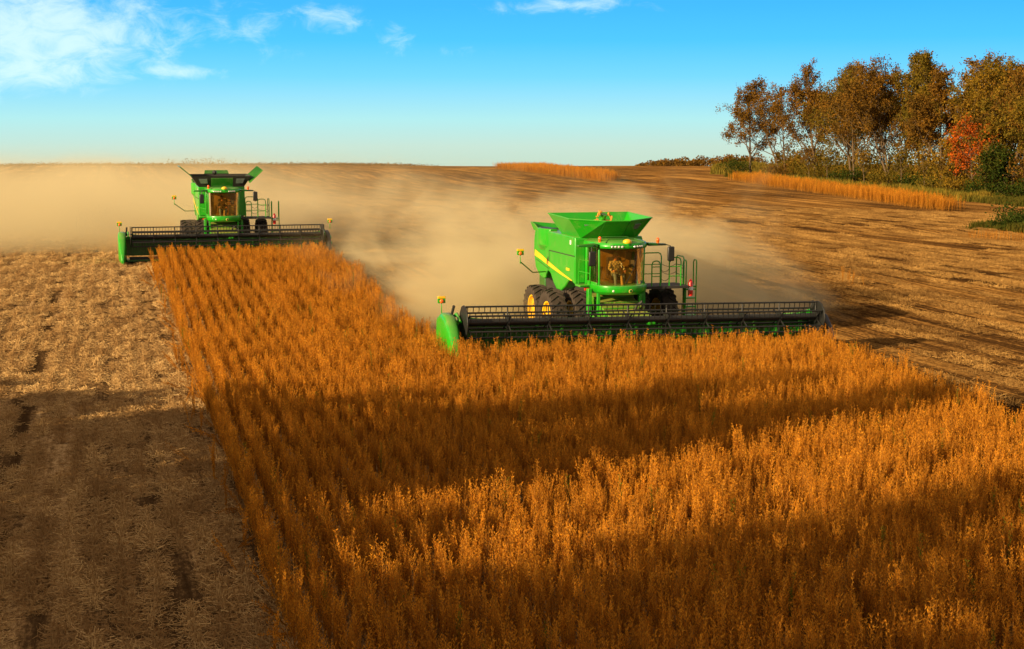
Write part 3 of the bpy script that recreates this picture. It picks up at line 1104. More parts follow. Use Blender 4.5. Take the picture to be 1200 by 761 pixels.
def wheel(parent, x, y, rad, wid, side):
    tb = MB()
    hw = wid / 2
    rim_r = rad * 0.60
    prof = [(-hw * .72, rim_r), (-hw * .98, rad * .72), (-hw, rad * .86), (-hw * .86, rad * .95), (0, rad * .965), (hw * .86, rad * .95), (hw, rad * .86),
            (hw * .98, rad * .72), (hw * .72, rim_r), (-hw * .72, rim_r)]
    tb.lathe_x(prof, (0, 0, 0), 36)
    nl = 22
    for k in range(nl):       # chevron lugs
        for sgn in (-1, 1):
            a0 = 2 * math.pi * (k + (0.5 if sgn > 0 else 0)) / nl
            secs = []
            for j in range(4):
                u = j / 3
                xx = sgn * hw * (0.03 + 0.95 * u)
                a = a0 + 0.20 * u
                r1 = rad * (0.95 - 0.05 * u * u)
                r2 = rad * (1.0 - 0.035 * u ** 3)
                da = 0.045 + .012 * u
                secs.append([(xx, r1 * math.cos(a - da), r1 * math.sin(a - da)), (xx, r2 * math.cos(a - da * .7), r2 * math.sin(a - da * .7)),
                             (xx, r2 * math.cos(a + da * .7), r2 * math.sin(a + da * .7)), (xx, r1 * math.cos(a + da), r1 * math.sin(a + da))])
            tb.loft(secs)
    w_ = bpy.data.objects.new('wheel', None)
    COL.objects.link(w_)
    w_.parent = parent
    w_.location = (x, y, rad)
    w_.rotation_euler = (random.uniform(0, 1), 0, 0)
    tb.build('tyre', M['rubber'], w_, smooth=True)
    rb = MB()
    o = side * hw
    rb.lathe_x([(-hw * .7, rim_r * 1.01), (-hw * .66, rim_r * .92), (o * .25, rim_r * .86), (o * .35, rim_r * .45), (o * .1, rim_r * .42), (o * .1, .02)], (0, 0, 0), 28)
    rb.lathe_x([(hw * .7, rim_r * 1.01), (hw * .66, rim_r * .92), (-hw * .66, rim_r * .9)], (0, 0, 0), 28)
    rb.lathe_x([(o * .1, rim_r * .3), (o * .55, rim_r * .26), (o * .6, rim_r * .2), (o * .6, .01)], (0, 0, 0), 16)
    for k in range(10):
        a = 2 * math.pi * k / 10
        c = (rim_r * .36 * math.cos(a), rim_r * .36 * math.sin(a))
        rb.tube([(o * .1, c[0], c[1]), (o * .25, c[0], c[1])], .025, 6)
    rb.build('rim', M['yellow'], w_, smooth=True)


def marker_lamp(parent, p, name='marker_light'):
    x, y, z = p
    mb = MB()
    mb.tube([(x, y, z - .35), (x, y, z)], .018, 6)
    mb.box((x - .13, y - .05, z), (x + .13, y + .05, z + .22))
    o = mb.build(name, M['green'], parent, bevel=.01)
    MB().box((x - .135, y - .06, z + .16), (x + .135, y + .055, z + .245)).build('reflector', M['yellow'], o, bevel=.01)
    MB().ball((x, y - .05, z + .07), (.075, .05, .075), 10, 6, -1).build('lens', M['orange'], o, smooth=True)
    return o


def combine(loc, style, label, W=7.05):
    root = bpy.data.objects.new('combine_harvester', None)
    COL.objects.link(root)
    root.location = loc
    ident(root, label, 'combine harvester', 'combine harvesters cutting the field')
    G, K = M['green'], M['black']
    # ---- body shell
    prof = [(3.95, 2.38), (4.4, 2.5), (4.75, 2.42), (5.1, 2.2), (5.6, 1.98), (6.2, 1.98), (6.6, 2.2), (6.95, 2.5), (7.25, 2.62), (7.5, 2.5), (7.65, 2.3),
            (7.95, 2.24), (8.5, 2.32), (9.05, 2.62), (9.3, 3.2), (9.28, 3.75), (9.12, 4.16), (7.3, 4.2), (3.95, 4.16)]
    secs = []
    for x, k in ((-1.36, 0.985), (-1.30, 1.0), (1.30, 1.0), (1.36, 0.985)):
        cy, cz = 6.6, 3.3
        secs.append([(x, cy + (y - cy) * k, cz + (z - cz) * k) for y, z in prof])
    body = MB().loft(secs).build('body', G, root, bevel=.03)
    # panel joints
    j = MB()
    for x in (-1.363, 1.363):
        j.box((x - .004, 3.98, 3.42), (x + .004, 7.18, 3.46))
        j.box((x - .004, 7.15, 2.68), (x + .004, 7.19, 3.43))
        j.tube([(x, 8.9, 2.95), (x, 7.3, 2.72)], .012, 4)
    j.build_each('panel_joint', M['black_dusty'], body)
    for x in (-1.372, 1.372):
        sb = MB()
        top = [(9.05, 3.34), (8.2, 3.20), (7.0, 2.96), (5.6, 2.72), (4.25, 2.52)]
        bot = [(9.10, 3.10), (8.2, 2.99), (7.0, 2.80), (5.6, 2.62), (4.25, 2.48)]
        sb.loft([[(x - .006, a[0], a[1]), (x + .006, a[0], a[1]), (x + .006, c[0], c[1]), (x - .006, c[0], c[1])] for a, c in zip(top, bot)])
        sb.build('stripe', M['yellow'], body)
        MB().box((x - .006, 4.55, 2.84), (x + .006, 4.95, 2.94)).build('model_plate', M['yellow'], body)
        MB().box((x - .006, 4.35, 3.86), (x + .006, 4.5, 4.02)).build('decal', M['white'], body)
    # rounded rear hood beside the engine deck, with a dark open top
    for sx in (-1, 1):
        h = MB()
        pr_ = [(sx * (1.30 + .26 * math.sin(math.pi * i / 10)), 7.22 + 1.5 * i / 10) for i in range(11)] + [(sx * 1.0, 8.72), (sx * 1.0, 7.22)]
        h.loft([[(x if abs(x) <= 1.31 else sx * 1.31, y + .25, 3.34) for x, y in pr_], [(x, y, 3.62) for x, y in pr_], [(x, y, 4.28) for x, y in pr_]])
        h.build('rear_hood', G, root, bevel=.02)
        h = MB()
        h.prism_z([(sx * (1.2 + .22 * math.sin(math.pi * i / 8)), 7.32 + 1.3 * i / 8) for i in range(9)] + [(sx * 1.0, 8.6), (sx * 1.0, 7.3)], 4.284, 4.292)
        h.build('air_intake', K, root)
    MB().prism_z([(-1.28, 8.55), (-1.28, 9.18), (-.2, 9.18), (-.2, 8.55)], 4.17, 4.21).build('engine_screen', K, root)
    lip = MB()
    lip.sheet([(-1.36, 8.45, 4.14), (-1.36, 9.25, 4.14), (-1.46, 9.36, 4.46), (-1.44, 8.95, 4.40)], .04)
    lip.build('side_lip', G, root)
    MB().sheet([(-1.36, 9.20, 4.14), (-.1, 9.20, 4.14), (-.1, 9.30, 4.34), (-1.46, 9.36, 4.46)], .04).build('rear_lip', G, root)
    # ---- belly and axles
    be = MB()
    be.box((-.95, 3.9, 1.15), (.95, 8.9, 2.36))
    be.box((-2.6, 4.1, .82), (2.6, 4.5, 1.22))
    be.box((-1.6, 7.85, .75), (1.6, 8.15, 1.05))
    be.build('chassis', M['black_dusty'], root, bevel=.02)
    MB().box((-1.0, 8.9, 1.0), (1.0, 9.7, 2.5)).build('straw_chopper', M['green_dark'], root, bevel=.05)
    for sx in (-1, 1):
        wheel(root, sx * 1.22, 4.3, 1.09, .62, sx)
        wheel(root, sx * 2.22 + .10, 4.3, 1.09, .62, sx)
        wheel(root, sx * 1.62, 7.95, 1.0, .64, sx)
    # ---- grain tank extension
    zb = 4.12
    if style == 'open':
        A = [(-.48, 2.95, 4.80), (.48, 2.95, 4.80), (1.66, 3.75, 4.86), (1.66, 6.35, 4.95), (-1.66, 6.35, 4.95), (-1.66, 3.75, 4.86)]
        B = [(-.48, 3.92, zb), (.48, 3.92, zb), (1.12, 3.96, zb), (1.18, 6.0, zb), (-1.18, 6.0, zb), (-1.12, 3.96, zb)]
        sh = MB()
        sh.loft([[Vector(p) for p in B], [Vector(p) for p in A], [Vector((p[0] * .972, 4.7 + (p[1] - 4.7) * .972, p[2])) for p in A],
                 [Vector((p[0] * .95, 4.9 + (p[1] - 4.9) * .95, p[2])) for p in B]], cap=False)
        ext = sh.build('tank_extension', G, root)
        rimb = MB()
        rimb.tube([*A, A[0]], .025, 6)
        rimb.build('rim_edge', G, ext)
        for ia, ib in ((5, 0), (1, 2)):
            a, b2 = Vector(A[ia]), Vector(A[ib])
            c, d = Vector(B[ib]), Vector(B[ia])
            q = lambda u, v: (a.lerp(b2, u)).lerp(d.lerp(c, u), v)
            u0, u1 = (.40, .68) if ia == 5 else (.32, .60)
            ring = [q(u0, .22), q(u1, .22), q(u1, .5), q(u0, .5)]
            nn = (b2 - a).cross(d - a).normalized()
            if nn.y > 0:
                nn = -nn
            MB().sheet([p + nn * .02 for p in ring], .03).build('window', M['pane'], ext)
            sm = MB()
            p0, p1 = Vector(A[ib if ia == 5 else ia]), Vector(B[ib if ia == 5 else ia])
            sm.tube([p0 + Vector((0, -.005, 0)), p1 + Vector((0, -.005, 0))], .015, 5)
            sm.build('corner_seam', M['green_dark'], ext)
        # unloading of grain inside: filling auger and heap
        MB().tube([(-.15, 5.0, 4.1), (.02, 4.6, 4.98)], .13, 12).build('filling_auger', G, root, bevel=.01)
        hp = MB()
        nr2 = random.Random(3)
        ringz = [(1.05, 4.42), (.7, 4.58), (.35, 4.72), (.05, 4.80)]
        hp.loft([[(k * math.cos(2 * math.pi * i / 20) * (1 + nr2.uniform(-.06, .06)), 4.85 + k * 1.1 * math.sin(2 * math.pi * i / 20), z + nr2.uniform(-.02, .02)) for i in range(20)] for k, z in ringz])
        for _ in range(60):
            sgn = nr2.choice((-1, 1))
            k_ = nr2.random()
            rr = nr2.uniform(.015, .036)
            hp.ball((sgn * (.16 + .16 * k_ + nr2.uniform(-.04, .04)) + .03, 4.55 + nr2.uniform(-.1, .1), 5.06 - .34 * k_ * k_ - (.08 if sgn > 0 else 0) + nr2.uniform(-.03, .03)), (rr, rr, rr * nr2.uniform(1, 1.9)), 6, 4, -.9)
        hp.build('grain_heap', M['grain'], root, smooth=True)
    else:
        # covers swung half open: dark front walls, a green centre panel and two side flaps standing out
        sh = MB()
        A = [(-1.75, 3.55, 4.76), (1.72, 3.55, 4.76), (1.72, 6.1, 4.85), (-1.75, 6.1, 4.85)]
        B = [(-1.32, 3.95, zb), (1.32, 3.95, zb), (1.3, 6.0, zb), (-1.3, 6.0, zb)]
        sh.loft([B, A, [(p[0] * .97, 4.8 + (p[1] - 4.8) * .97, p[2]) for p in A], [(p[0] * .95, 4.9 + (p[1] - 4.9) * .95, p[2]) for p in B]], cap=False)
        ext = sh.build('tank_extension', M['black_dusty'], root)
        MB().sheet([(-.62, 3.60, 4.16), (.62, 3.60, 4.16), (.64, 3.30, 4.66), (-.64, 3.30, 4.66)], .04).build('front_panel', M['green_dark'], ext, bevel=.01)
        MB().sheet([(-.85, 6.14, 4.86), (.62, 6.14, 4.86), (.55, 6.30, 5.06), (-.80, 6.30, 5.06)], .04).build('rear_panel', M['green_dark'], ext)
        MB().ball((-.30, 5.2, 4.95), .14, 8, 6).build('spreader', K, ext)
        for sx in (-1, 1):
            w_ = MB()
            w_.sheet([(sx * .82, 3.76, 4.34), (sx * 1.22, 3.76, 4.34), (sx * 1.34, 3.60, 4.60), (sx * .85, 3.60, 4.60)], .03)
            w_.build('window', M['pane'], ext)
        lf = MB().sheet([(-1.70, 3.6, 4.72), (-1.72, 6.0, 4.80), (-2.42, 6.0, 5.36), (-2.40, 3.6, 5.34)], .05)
        lf.build('side_flap', M['green_dark'], ext)
        rf = MB().sheet([(1.62, 3.55, 4.36), (1.62, 5.6, 4.72), (2.30, 5.6, 5.30), (2.42, 3.7, 5.10)], .05).build('side_flap', G, ext)
        rb = MB()
        for i in range(6):
            u = (i + .5) / 6
            p = Vector((1.62, 3.55, 4.36)).lerp(Vector((1.62, 5.6, 4.72)), u)
            q = Vector((2.42, 3.7, 5.10)).lerp(Vector((2.30, 5.6, 5.30)), u)
            rb.tube([p + Vector((-.04, 0, .03)), q + Vector((-.04, 0, .03))], .03, 5)
        rb.build_each('flap_rib', M['green_dark'], rf)
    # ---- cab
    cw = .90
    arc_b = ring_arc(0, 2.75, cw, .62, -1.25, 1.25, 14)
    arc_t = ring_arc(0, 2.75, cw + .02, .70, -1.25, 1.25, 14)
    gb = MB()
    n_ = len(arc_b)
    vs = [(x, y, 2.50) for x, y in arc_b] + [(x, y, 3.84) for x, y in arc_t] + [(x * .985, y + .012, 2.50) for x, y in arc_b] + [(x * .985, y + .012, 3.84) for x, y in arc_t]
    gb.v = vs
    gb.f = [(i, i + 1, n_ + i + 1, n_ + i) for i in range(n_ - 1)]
    gb.f = gb.f[:]
    gb.v = vs[:2 * n_]
    glass = gb.build('windscreen', M['glass'], root, smooth=True)
    fr_ = MB()
    for sx in (-1, 1):
        fr_.tube([(sx * cw * .955, 2.58, 2.42), (sx * (cw + .02) * .96, 2.55, 3.9)], .045, 8)       # front pillars
        fr_.box((sx * .93 - .04, 3.70, 2.4), (sx * .93 + .04, 3.92, 3.9))
        fr_.box((sx * .93 - .035, 2.6, 2.38), (sx * .93 + .035, 3.9, 2.56))
    fr_.box((-.95, 2.55, 2.36), (.95, 3.92, 2.46))
    cab = fr_.build('cab_frame', G, root, bevel=.015)
    MB().box((-.92, 3.86, 2.46), (.92, 3.93, 3.88)).build('rear_wall', M['console'], cab)
    for sx in (-1, 1):
        MB().box((sx * .92 - .006, 2.62, 2.56), (sx * .92 + .006, 3.70, 3.84)).build('side_window', M['glass'], cab)
    sc_ = MB()
    sc_.box((-.98, 2.6, 2.4), (-.955, 3.9, 3.86)) if False else None
    # wiper
    MB().tube([(-.02, 2.03, 2.56), (.30, 2.06, 3.12), (.44, 2.10, 3.6)], .012, 4).build('wiper', K, cab)
    # interior: seat, armrest, steering column, monitor
    st = MB()
    st.box((-.30, 2.93, 2.64), (.26, 3.40, 2.79))
    st.box((-.28, 3.36, 2.70), (.24, 3.50, 3.44))
    st.box((-.22, 3.0, 2.46), (.18, 3.36, 2.64))
    st.build('seat', M['seat'], root, bevel=.04)
    MB().box((.34, 3.0, 2.46), (.62, 3.6, 3.06)).build('armrest_console', M['console'], root, bevel=.03)
    MB().box((.62, 3.3, 2.5), (.84, 3.75, 3.0)).build('tool_box', M['console'], root, bevel=.03)
    MB().box((.50, 2.72, 3.12), (.56, 2.95, 3.36), (0, 0, .7)).build('monitor', K, root, bevel=.01)
    MB().box((.16, 3.40, 3.25), (.50, 3.62, 3.66)).build('buddy_seat', M['console'], root, bevel=.05)
    MB().box((.0, 2.9, 3.66), (.72, 3.3, 3.78)).build('sun_visor', M['console'], root, bevel=.02)
    sw = MB()
    sw.tube([(.02, 2.50, 2.46), (.04, 2.68, 2.86), (.04, 2.76, 3.0)], [.06, .045, .035], 8)
    cc = Vector((.04, 2.78, 3.03))
    sw.tube([cc + Vector((.2 * math.cos(a), -.10 * math.sin(a) * -1, .17 * math.sin(a))) for a in [2 * math.pi * i / 20 for i in range(21)]], .016, 6, cap=False)
    sw.build('steering_column', M['console'], root, smooth=True)
    # roof
    rf_b = ring_arc(0, 2.85, 1.05, .95, -1.4, 1.4, 14) + [(1.03, 4.0), (-1.03, 4.0)]
    roof = MB().loft([[(x * .97, y, 3.84) for x, y in rf_b], [(x, y - .02, 3.93) for x, y in rf_b], [(x * .97, y + .03, 4.05) for x, y in rf_b],
                      [(x * .80, 3.1 + (y - 3.1) * .75, 4.13) for x, y in rf_b]]).build('roof', G, root, bevel=.02)
    wg = MB()
    for sx in (-1, 1):
        wg.loft([[(sx * 1.0, 2.35, 3.90), (sx * 1.0, 2.75, 3.90), (sx * 1.0, 2.75, 4.02), (sx * 1.0, 2.35, 4.02)],
                 [(sx * 1.72, 2.45, 3.90), (sx * 1.72, 2.65, 3.90), (sx * 1.72, 2.65, 3.97), (sx * 1.72, 2.45, 3.97)]])
    wg.build_each('roof_wing', M['green_dark'], roof, bevel=.015)
    hr = MB()
    hr.tube([(-.75, 2.2, 4.06), (-.5, 2.6, 4.17), (.5, 2.6, 4.17), (.75, 2.2, 4.06)], .018, 6)
    hr.tube([(-.55, 3.3, 4.14), (-.5, 3.3, 4.2), (.5, 3.3, 4.2), (.55, 3.3, 4.14)], .018, 6)
    hr.build_each('roof_rail', M['green_dark'], roof, smooth=True)
    strip_ = ring_arc(0, 2.85, 1.055, .955, -.62, .62, 12)
    strip_i = ring_arc(0, 2.87, 1.0, .9, -.62, .62, 12)
    MB().prism_z(strip_ + strip_i[::-1], 3.865, 3.975).build('lamp_bar', K, roof)
    for i, a in enumerate((-.56, -.44, -.32, -.20, .26, .38, .50, .60)):
        x, y = 1.055 * math.sin(a), 2.85 - .955 * math.cos(a)
        MB().ball((x, y - .01, 3.92), (.052, .035, .042), 10, 6).build('work_light', M['chrome'], roof, smooth=True)
    for p in ((-.86, 2.55, 4.06), (1.42, 2.55, 3.98)):
        mb = MB()
        mb.tube([(p[0], p[1], p[2] - .03), (p[0], p[1], p[2] + .05)], .05, 10)
        mb.ball((p[0], p[1], p[2] + .12), (.068, .068, .10), 10, 6)
        mb.build('beacon', M['orange'], roof, smooth=True)
    MB().ball((.02, 2.02, 4.09), (.17, .15, .11), 14, 7, -.5).build('positioning_dome', M['yellow'], roof, smooth=True)
    MB().prism_z(ring_arc(.02, 2.05, .16, .17, -math.pi, math.pi * .95, 12), 3.90, 4.05).build('dome_bracket', G, roof, bevel=.01)
    # mirrors
    for sx, zt, xx in ((-1, 3.9, -1.28), (1, 3.95, 1.80)):
        ar = MB()
        ar.tube([(sx * .95, 2.5, 3.95), (xx * .9, 2.35, 3.96), (xx, 2.25, 3.90), (xx, 2.22, 3.3)], .022, 6)
        mo = ar.build('mirror', K, root, smooth=True)
        MB().box((xx - .13, 2.12, 3.22 + (.12 if sx > 0 else 0)), (xx + .13, 2.24, 3.76 + (.12 if sx > 0 else 0))).build('mirror_housing', K, mo, bevel=.04)
    # bumper and walkway under the glass
    bb = ring_arc(0, 2.75, 1.02, .86, -1.3, 1.3, 14) + [(.98, 3.9), (-.98, 3.9)]
    bump = MB().loft([[(x * .86, 2.9 + (y - 2.9) * .82, 2.13) for x, y in bb], [(x * .97, y, 2.24) for x, y in bb], [(x, y - .02, 2.40) for x, y in bb], [(x, y, 2.48) for x, y in bb]]).build('bumper', G, root, bevel=.015)
    mb = MB().ball((.12, 1.90, 2.30), (.085, .03, .085), 14, 6)
    mb.build('emblem', M['gold'], bump, smooth=True)
    MB().ball((.12, 1.875, 2.30), (.055, .018, .055), 12, 5).build('emblem_field', M['green_dark'], bump, smooth=True)
    for x in (-.50, -.34):
        MB().ball((x, 2.02, 2.30), (.05, .05, .05), 8, 6).build('lamp', M['chrome'], bump, smooth=True)
    MB().box((-1.36, 3.3, 2.34), (-.98, 3.92, 2.41)).build('walkway', G, root, bevel=.01)
    MB().box((-1.20, 3.24, 2.22), (-1.02, 3.30, 2.31)).build('tail_lamp', M['red'], root)
    rl = MB()
    rl.tube([(-1.0, 3.25, 2.4), (-1.0, 3.2, 3.22), (-1.04, 3.3, 3.32), (-1.32, 3.5, 3.36), (-1.34, 3.55, 2.42)], .022, 6)
    rl.tube([(-1.0, 3.22, 2.85), (-1.33, 3.53, 2.92)], .018, 6)
    rl.build('grab_rail', G, root, smooth=True)
    db = MB()
    db.box((-1.34, 3.90, 2.45), (-.98, 3.945, 4.08))
    db.box((.98, 3.90, 2.45), (1.34, 3.945, 4.08))
    db.build_each('front_wall', G, root, bevel=.01)
    # ---- feeder house under the cab
    fh = MB()
    fh.loft([[(-.78, 4.0, 1.25), (.78, 4.0, 1.25), (.78, 3.9, 2.05), (-.78, 3.9, 2.05)], [(-.84, 1.2, .40), (.84, 1.2, .40), (.84, 1.15, 1.30), (-.84, 1.15, 1.30)]])
    feeder = fh.build('feeder_house', M['green_dusty'], root, bevel=.03)
    rb = MB()
    for k in range(4):
        u = .2 + k * .2
        rb.box((-.80, 1.2 + 2.7 * u - .05, 1.32 + .74 * u), (.80, 1.2 + 2.7 * u + .05, 1.36 + .745 * u))
    rb.build_each('feeder_rib', M['green_dusty'], feeder)
    fb = MB()
    fb.tube([(.42, 2.2, 1.55), (.42, 2.0, 1.75), (.55, 1.9, 1.9), (.68, 2.0, 1.75), (.62, 2.3, 1.5)], .05, 6)
    fb.build('hose', M['black_dusty'], root, smooth=True)
    for sx in (-1, 1):
        lg = MB()
        lg.box((sx * 1.06 - .07, 3.0, 1.2), (sx * 1.06 + .07, 3.25, 2.3))
        lg.box((sx * .82 - .05, 2.7, 1.4), (sx * .82 + .05, 2.85, 2.25))
        lg.tube([(sx * 1.0, 3.0, 1.3), (sx * .95, 1.4, .9)], .07, 8)
        lg.build_each('lift_frame', G, root, bevel=.01)
    # ---- platform, railings, ladder on the cab-door side
    pf = MB()
    pf.box((.96, 2.65, 2.26), (2.75, 3.9, 2.36))
    pf.build('platform', M['black_dusty'], root, bevel=.01)
    rl = MB()

    def hoop(p, q, z0, z1, r_=.024):
        p, q = Vector(p), Vector(q)
        d = (q - p).normalized() * .12
        rl.tube([p + Vector((0, 0, z0)), p + Vector((0, 0, z1 - .14)), p + d * .35 + Vector((0, 0, z1 - .04)), p + d + Vector((0, 0, z1)), q - d + Vector((0, 0, z1)),
                 q - d * .35 + Vector((0, 0, z1 - .04)), q + Vector((0, 0, z1 - .14)), q + Vector((0, 0, z0))], r_, 6)
        for zz_ in (.36, .72):
            rl.tube([p + Vector((0, 0, z0 + zz_)), q + Vector((0, 0, z0 + zz_))], r_ * .75, 5)
    hoop((1.35, 3.85, 0), (2.1, 3.85, 0), 2.36, 3.52)
    hoop((1.28, 2.75, 0), (1.62, 2.75, 0), 2.36, 3.30)
    hoop((1.98, 2.75, 0), (2.45, 2.75, 0), 2.36, 3.42)
    hoop((2.68, 3.0, 0), (2.68, 3.75, 0), 2.36, 3.42)
    rl.build_each('railing', G, root, smooth=True)
    ch = MB()
    for (a, c, z) in (((1.62, 2.75), (1.98, 2.75), 3.0), ((1.62, 2.75), (1.98, 2.75), 2.66), ((2.45, 2.75), (2.68, 3.0), 3.1), ((2.45, 2.75), (2.68, 3.0), 2.75), ((2.1, 3.85), (2.68, 3.75), 3.1), ((2.1, 3.85), (2.68, 3.75), 2.8)):
        ch.tube([(a[0] + (c[0] - a[0]) * t_, a[1] + (c[1] - a[1]) * t_, z - .45 * t_ * (1 - t_)) for t_ in (0, .2, .4, .6, .8, 1)], .012, 4)
    ch.build_each('chain', K, root)
    ld = MB()
    for x in (2.86, 3.28):
        ld.tube([(x, 3.3, .75), (x, 3.22, 2.3), (x, 3.2, 3.18), (x, 3.26, 3.26), (x, 3.42, 3.26), (x, 3.5, 3.16), (x, 3.5, 2.3)], .026, 6)
    for k in range(5):
        z = .8 + k * .33
        ld.box((2.86, 3.18, z), (3.28, 3.42, z + .05))
    ld.box((2.72, 3.2, 2.22), (3.28, 3.55, 2.28))
    ld.box((2.84, 3.32, .75), (2.90, 3.5, 2.22))
    ladder = ld.build('ladder', G, root, bevel=.008)
    fe = MB().tube([(2.98, 3.05, 1.92), (2.98, 3.05, 2.0), (2.98, 3.05, 2.42), (2.98, 3.05, 2.50), (2.98, 3.05, 2.56)], [.085, .095, .095, .06, .03], 12)
    ext_ = fe.build('fire_extinguisher', M['red'], root, smooth=True)
    MB().tube([(2.98, 3.05, 2.14), (2.98, 3.05, 2.27)], .098, 12).build('label_band', M['white'], ext_, smooth=True)
    # ---- side marker on a folding arm
    ar = MB()
    ar.tube([(-1.34, 7.6, 2.55), (-2.0, 7.3, 2.56), (-2.62, 6.9, 3.02)], .025, 6)
    arm = ar.build('marker_arm', M['green_dark'], root, smooth=True)
    marker_lamp(root, (-2.64, 6.88, 3.30), 'marker_light')
    # ---- header
    hb = MB()
    hb.box((-W + .1, 1.15, .35), (W - .1, 1.24, 1.28))
    hb.box((-W + .1, -.35, .10), (W - .1, 1.15, .22))
    header = hb.build('header', M['green_dark'], root, bevel=.01)
    if style == 'open':
        header.rotation_euler = (0, 0.018, 0)
    mb = MB()
    mb.box((-W + .1, 1.05, 1.28), (W - .1, 1.30, 1.44))
    mb.build('top_beam', G, header, bevel=.02)
    bt = MB()
    bt.box((-W + .3, -.2, .225), (-.9, 1.05, .30))
    bt.box((.9, -.2, .225), (W - .3, 1.05, .30))
    bt.build_each('draper_belt', M['canvas'], header)
    br = MB()
    for i in range(15):
        x = -W + .5 + i * (2 * W - 1) / 14
        br.box((x - .05, 1.0, .36), (x + .05, 1.148, 1.25))
    for i in range(18):
        x = -W + .5 + i * (2 * W - 1) / 17
        br.box((x - .12, 1.10, .98 + .12 * (i % 3)), (x + .10, 1.147, 1.10 + .12 * (i % 3)))
    br.build_each('brace', M['green_dark'], header)
    cb = MB()
    for i in range(90):
        x = -W + .25 + i * (2 * W - .5) / 89
        cb.loft([[(x - .03, -.35, .12), (x + .03, -.35, .12), (x + .03, -.35, .17), (x - .03, -.35, .17)], [(x - .006, -.50, .12), (x + .006, -.50, .12), (x + .006, -.50, .14), (x - .006, -.50, .14)]])
    cb.build('cutter_bar', K, header)
    # reel
    zr, yr, RR = 1.48, 0.0, .54
    rt = MB()
    rt.tube([(-W + .43, yr, zr), (W - .43, yr, zr)], .125, 16)
    rt.build('reel_tube', K, header, smooth=True)
    sp = MB()
    xs_ = [-W + .45 + (2 * W - .9) * i / 9 for i in range(10)]
    for x in xs_:
        sp = MB()
        for k in range(6):
            a = 2 * math.pi * k / 6 + R(90)
            sp.tube([(x, yr + .15 * math.cos(a), zr + .15 * math.sin(a)), (x, yr + RR * math.cos(a), zr + RR * math.sin(a))], .026, 5)
        sp.lathe_x([(-.03, .21), (.03, .21), (.03, .12), (-.03, .12), (-.03, .21)], (x, yr, zr), 14)
        sp.build('spider', K, header)
    for k in range(6):
        a = 2 * math.pi * k / 6 + R(90)
        by, bz = yr + RR * math.cos(a), zr + RR * math.sin(a)
        bm_ = MB()
        bm_.tube([(-W + .43, by, bz), (W - .43, by, bz)], .032, 8)
        tn = bm_
        nt = 66
        for i in range(nt):
            x = -W + .5 + (2 * W - 1) * i / (nt - 1)
            tn.tube([(x, by, bz), (x, by - .015, bz - .10), (x, by + .03, bz - .23)], [.019, .017, .010], 4)
        tn.build('reel_bat', K, header, smooth=True)
    for sx in (-1, 1):
        e = MB()
        hexa = [(yr + .60 * math.cos(2 * math.pi * k / 12), zr + .60 * math.sin(2 * math.pi * k / 12)) for k in range(12)]
        e.prism_x(hexa, sx * (W - .39), sx * (W - .35))
        e.build('end_disc', K, header, bevel=.01)
        ra = MB()
        ra.tube([(sx * (W - .25), 1.2, 1.5), (sx * (W - .25), .5, 1.72), (sx * (W - .25), 0, 1.5)], [.06, .06, .05], 8)
        ra.tube([(sx * (W - 1.45), 1.2, 1.42), (sx * (W - .35), .3, 1.62)], .03, 6)
        ra.build_each('reel_arm', G, header, smooth=True)
        es = MB()
        es.prism_x([(-.45, .12), (1.3, .12), (1.34, 1.35), (1.0, 1.72), (.55, 1.55), (.1, .75), (-.45, .4)], sx * (W - .13), sx * (W - .08))
        es.build('end_shield', K, header, bevel=.02)
        dv = MB()
        secs = []
        for y, z0, z1, hw in (((1.3, .2, 1.55, .20), (.7, .18, 1.76, .22), (.1, .15, 1.70, .23), (-.4, .12, 1.36, .20), (-.85, .10, .80, .13), (-1.25, .06, .3, .05)) if sx < 0 else
                              ((1.3, .2, 1.5, .12), (.7, .18, 1.66, .14), (.1, .15, 1.55, .14), (-.3, .12, 1.2, .12), (-.65, .10, .7, .09), (-.95, .06, .3, .03))):
            cx = sx * (W + (.09 if sx < 0 else -.02))
            zc, hz = (z0 + z1) / 2, (z1 - z0) / 2
            secs.append([(cx + hw * math.copysign(abs(math.cos(t_)) ** .32, math.cos(t_)), y, zc + hz * math.copysign(abs(math.sin(t_)) ** .32, math.sin(t_))) for t_ in [2 * math.pi * i / 14 for i in range(14)]])
        dv.loft(secs)
        dv.build('crop_divider', G if sx < 0 else K, header, smooth=True)
        mk = MB()
        mk.tube([(sx * (W - .15), 1.0, 1.5), (sx * (W - .19), .7, 1.98)], .05, 6)
        mk.build('reel_lift', M['black_dusty'], header)
        if sx < 0 or style != 'open':
            marker_lamp(root, (sx * (W + .2), .75, 2.08 + (.13 if style == 'open' else 0)), 'marker_light')
        if sx > 0:
            sb = MB()
            sb.ball((W + .12, .35, 1.25), (.10, .16, .16), 10, 6)
            sb.ball((W + .12, .05, .95), (.09, .14, .12), 10, 6)
            sb.build('drive_cover', G, header, smooth=True)
    MB().box((.0, -.1, 1.28), (.32, .1, 1.52)).build('centre_drive', G, header, bevel=.05)
    return root


